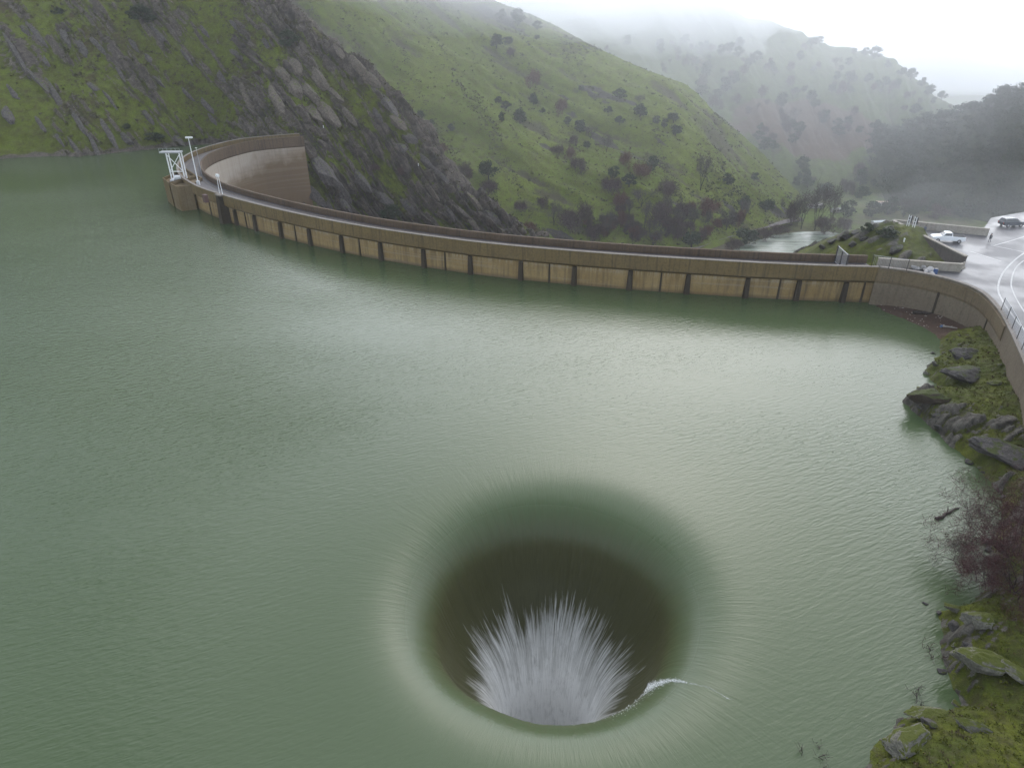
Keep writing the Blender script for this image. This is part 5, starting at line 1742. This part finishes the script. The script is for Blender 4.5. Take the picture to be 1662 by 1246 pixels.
# ================================================================== TWIGGY BUSHES ON THE RIGHT BANK
def twig_bush(name, px_, py_, z_, hgt, n_stem, mat_b, mat_t, seed, label, lean=(0, 0, 1), depth=3, tw=8, twl=.45):
    q = pz(px_, py_, z_)
    zb = max(bank_z(q[0], q[1]), -0.2)
    o = empty(name, (q[0], q[1], zb), 0, label, "bush")
    rs = np.random.RandomState(seed)
    out, tips = MB(), []
    for k in range(n_stem):
        a = 2 * math.pi * k / n_stem + rs.rand()
        d = Vector((math.cos(a) * .75, math.sin(a) * .75, .75 + .4 * rs.rand())) + Vector(lean) * .35
        branches(rs, (rs.normal() * .5, rs.normal() * .5, -.2), d, hgt * (.5 + .25 * rs.rand()), .055, depth, out, tips, .6, .02)
    out.build("branches", mat_b, o)
    v, f = twig_spray(rs, tips, tw, twl, .011, .2)
    mk("twigs", v, f, mat_t, o)
    return o
M_twig_maroon = leaf_mat("maroon_twigs", (0.048, 0.020, 0.022), (0.085, 0.034, 0.034))
M_branch_dark = simple("dark_branches", (.040, .028, .026), .9, .2, 4)
twig_bush("red_bush", 1635, 900, .8, 5.6, 12, M_branch_dark, M_twig_maroon, 3, "dense dark red leafless bush hanging over the lake at the picture's right edge", (-.6, .3, .2), 3, 11, .55)
twig_bush("red_bush", 1645, 975, .8, 5.0, 11, M_branch_dark, M_twig_maroon, 8, "lower dark red leafless bush just above the lichen-pale boulders", (-.5, 0, .2), 3, 11, .55)
twig_bush("bare_bush", 1590, 940, 0.0, 3.2, 5, M_branch_dark, M_twig_grey, 12, "grey leafless bush reaching over the water in front of the red bush", (-1.0, .2, .1), 3, 5, .4)
for k, (px_, py_, lab) in enumerate([(1527, 1062, "small reddish tuft of twigs at the waterline by the lichen-pale boulder"), (1500, 1140, "few bare twigs standing in the water above the lowest bank"), (1330, 1238, "thin dark twigs poking out at the bottom edge of the lake")]):
    twig_bush("twig_tuft", px_, py_, 0.0, 1.0, 4, M_branch_dark, M_twig_maroon if k == 0 else M_twig_grey, 60 + k, lab, (0, 0, .3), 1, 5, .42)

# grass and moss tufts over the near bank: too many to count
rsn = np.random.RandomState(77)
rockR_, wornR_ = rockR, wornR
P = GR.reshape(-1, 3)
ok = (P[:, 2] > .7) & (rockR.reshape(-1) < .35) & (wornR.reshape(-1) < .6) & (P[:, 1] > 22) & (P[:, 1] < 97) & (P[:, 0] < 75)
P = P[ok]
P = P[rsn.permutation(len(P))[:9000]]
k = len(P)
allv, allf = [], []
bl = 5
B_ = np.repeat(P, bl, 0) + rsn.normal(size=(k * bl, 3)) * [.12, .12, .0]
d = rsn.normal(size=(k * bl, 3)) * .5 + [0, 0, 1.0]
d /= np.linalg.norm(d, axis=1)[:, None]
sd_ = np.cross(d, rsn.normal(size=(k * bl, 3))); sd_ /= np.linalg.norm(sd_, axis=1)[:, None]
Lb = (.10 + .22 * rsn.rand(k * bl))[:, None]
Q = np.stack([B_ - sd_ * .02 - d * .05, B_ + sd_ * .02 - d * .05, B_ + d * Lb], 1).reshape(-1, 3)
M_tuft = leaf_mat("bank_grass_blades", (0.050, 0.064, 0.012), (0.090, 0.095, 0.022))
tag(mk("grass", Q, np.arange(k * bl * 3).reshape(-1, 3), M_tuft), kind="stuff")

# ================================================================== PEOPLE
def person(loc, rz, top, legs, label, step=.12):
    o_v = [(0, 0, .95), (0, 0, 1.15), (0, 0, 1.38), (0, 0, 1.50), (0, .02, 1.64), (0, .01, 1.74),
           (.17, 0, 1.42), (.22, .02, 1.14), (.20, .12, .92), (.20, .15, .84), (-.17, 0, 1.42), (-.22, -.02, 1.14), (-.20, .08, .92), (-.20, .11, .84),
           (.09, 0, .90), (.10, step, .50), (.10, step * .7, .08), (.10, step + .14, .04), (-.09, 0, .90), (-.10, -step, .50), (-.10, -step * 1.6, .08), (-.10, -step * 1.2 + .12, .04)]
    e = [(0, 1), (1, 2), (2, 3), (3, 4), (4, 5), (2, 6), (6, 7), (7, 8), (8, 9), (2, 10), (10, 11), (11, 12), (12, 13), (0, 14), (14, 15), (15, 16), (16, 17), (0, 18), (18, 19), (19, 20), (20, 21)]
    r = [.15, .15, .16, .06, .10, .085, .075, .055, .042, .035, .075, .055, .042, .035, .10, .07, .05, .045, .10, .07, .05, .045]
    me = bpy.data.meshes.new("person")
    me.from_pydata(o_v, e, [])
    o = bpy.data.objects.new("person", me)
    COL.objects.link(o)
    md = o.modifiers.new("skin", 'SKIN')
    for k, rr in enumerate(r):
        me.skin_vertices[0].data[k].radius = (rr, rr * .8)
    me.skin_vertices[0].data[0].use_root = True
    sb = o.modifiers.new("sub", 'SUBSURF'); sb.levels = sb.render_levels = 1
    t = NT("clothing")
    s3 = t.add("ShaderNodeSeparateXYZ"); t.link(t.objpos(), s3.inputs[0])
    zc = s3.outputs[2]
    c = t.mix(t.math('GREATER_THAN', zc, .92), legs, top)
    c = t.mix(t.math('GREATER_THAN', zc, 1.50), c, (.36, .22, .16))
    c = t.mix(t.math('LESS_THAN', zc, .1), c, (.03, .03, .03))
    me.materials.append(t.out(c, .8))
    o.location = loc
    o.rotation_euler = (0, 0, rz)
    tag(o, label, "person")
    bm = bmesh.new()
    bmesh.ops.create_icosphere(bm, subdivisions=2, radius=.115)
    for v in bm.verts:
        v.co.z = v.co.z * 1.05 + 1.715
        v.co.y = v.co.y - .012
    bmesh.ops.delete(bm, geom=[v for v in bm.verts if v.co.z < 1.70 and v.co.y > -.03], context='VERTS')
    hm = bpy.data.meshes.new("hair"); bm.to_mesh(hm); bm.free()
    hm.materials.append(M_tyre)
    h = bpy.data.objects.new("hair", hm); COL.objects.link(h); h.parent = o
    return o
q = pz(1605, 394, LOT_Z)
person((q[0], q[1], LOT_Z), 2.2, (.045, .045, .055), (.035, .04, .06), "person in dark clothes walking across the wet car park")
q = pz(1499, 380, LOT_Z)
person((q[0], q[1], LOT_Z), -.8, (.10, .12, .16), (.04, .045, .06), "person in a blue-grey jacket standing at the front of the white pickup", .05)

# ================================================================== SPLASH ALONG THE NEAR LIP OF THE SPILLWAY
WB = BVHTree.FromPolygons([tuple(q) for q in wv.reshape(-1, 3)], [tuple(q) for q in grid_faces(NA, nr, True).tolist()])
rs = random.Random(9)
M_foam = simple("white_foam", (.86, .88, .88), .6, .05, 6)
fv, ff = [], []
def foam_path(path, n, spread, size, lift):
    P = resample([(a, b, c_) for a, b, c_ in path], n)
    gaps = [noise3(k * .09, path[0][0], 1.1) for k in range(n)]
    for (a, b, wgt), gp_ in zip(P, gaps):
        wgt = max(.08, wgt * (1 + .9 * float(gp_)))
        for m in range(int(3 + 11 * wgt)):
            d_ = Vector(ray(a + rs.gauss(0, spread * wgt + .8), b + rs.gauss(0, spread * .6 * wgt + .6))).normalized()
            loc, nn, ii, dd = WB.ray_cast(Vector((0, 0, CAM_H)), d_)
            if loc is None or loc.z < -6: continue
            c_ = loc + Vector((0, 0, abs(rs.gauss(0, lift * wgt)) + .01))
            s_ = size * rs.uniform(.4, 1.5) * (.5 + wgt)
            o_ = len(fv)
            for dx_, dy_, dz_ in ((1, 0, 0), (-1, 0, 0), (0, 1, 0), (0, -1, 0), (0, 0, 1), (0, 0, -1)):
                fv.append(tuple(c_ + Vector((dx_, dy_, dz_)) * s_ * rs.uniform(.6, 1.6)))
            ff.extend([tuple(o_ + i for i in q_) for q_ in ((0, 2, 4), (2, 1, 4), (1, 3, 4), (3, 0, 4), (2, 0, 5), (1, 2, 5), (3, 1, 5), (0, 3, 5))])
foam_path([(1112, 1107, .15), (1088, 1104, .3), (1060, 1112, .6), (1034, 1123, .9), (1008, 1137, 1.0), (982, 1150, .8), (955, 1161, .6), (928, 1170, .5)], 700, 6.0, .017, .13)
foam_path([(1040, 1126, .4), (1010, 1146, .5), (985, 1158, .4), (960, 1166, .3)], 200, 11.0, .016, .06)
foam_path([(1112, 1107, .12), (1150, 1116, .05), (1185, 1135, .02)], 60, 3.0, .018, .03)
tag(mk("splash_foam", fv, ff, M_foam, None, True), kind="stuff")
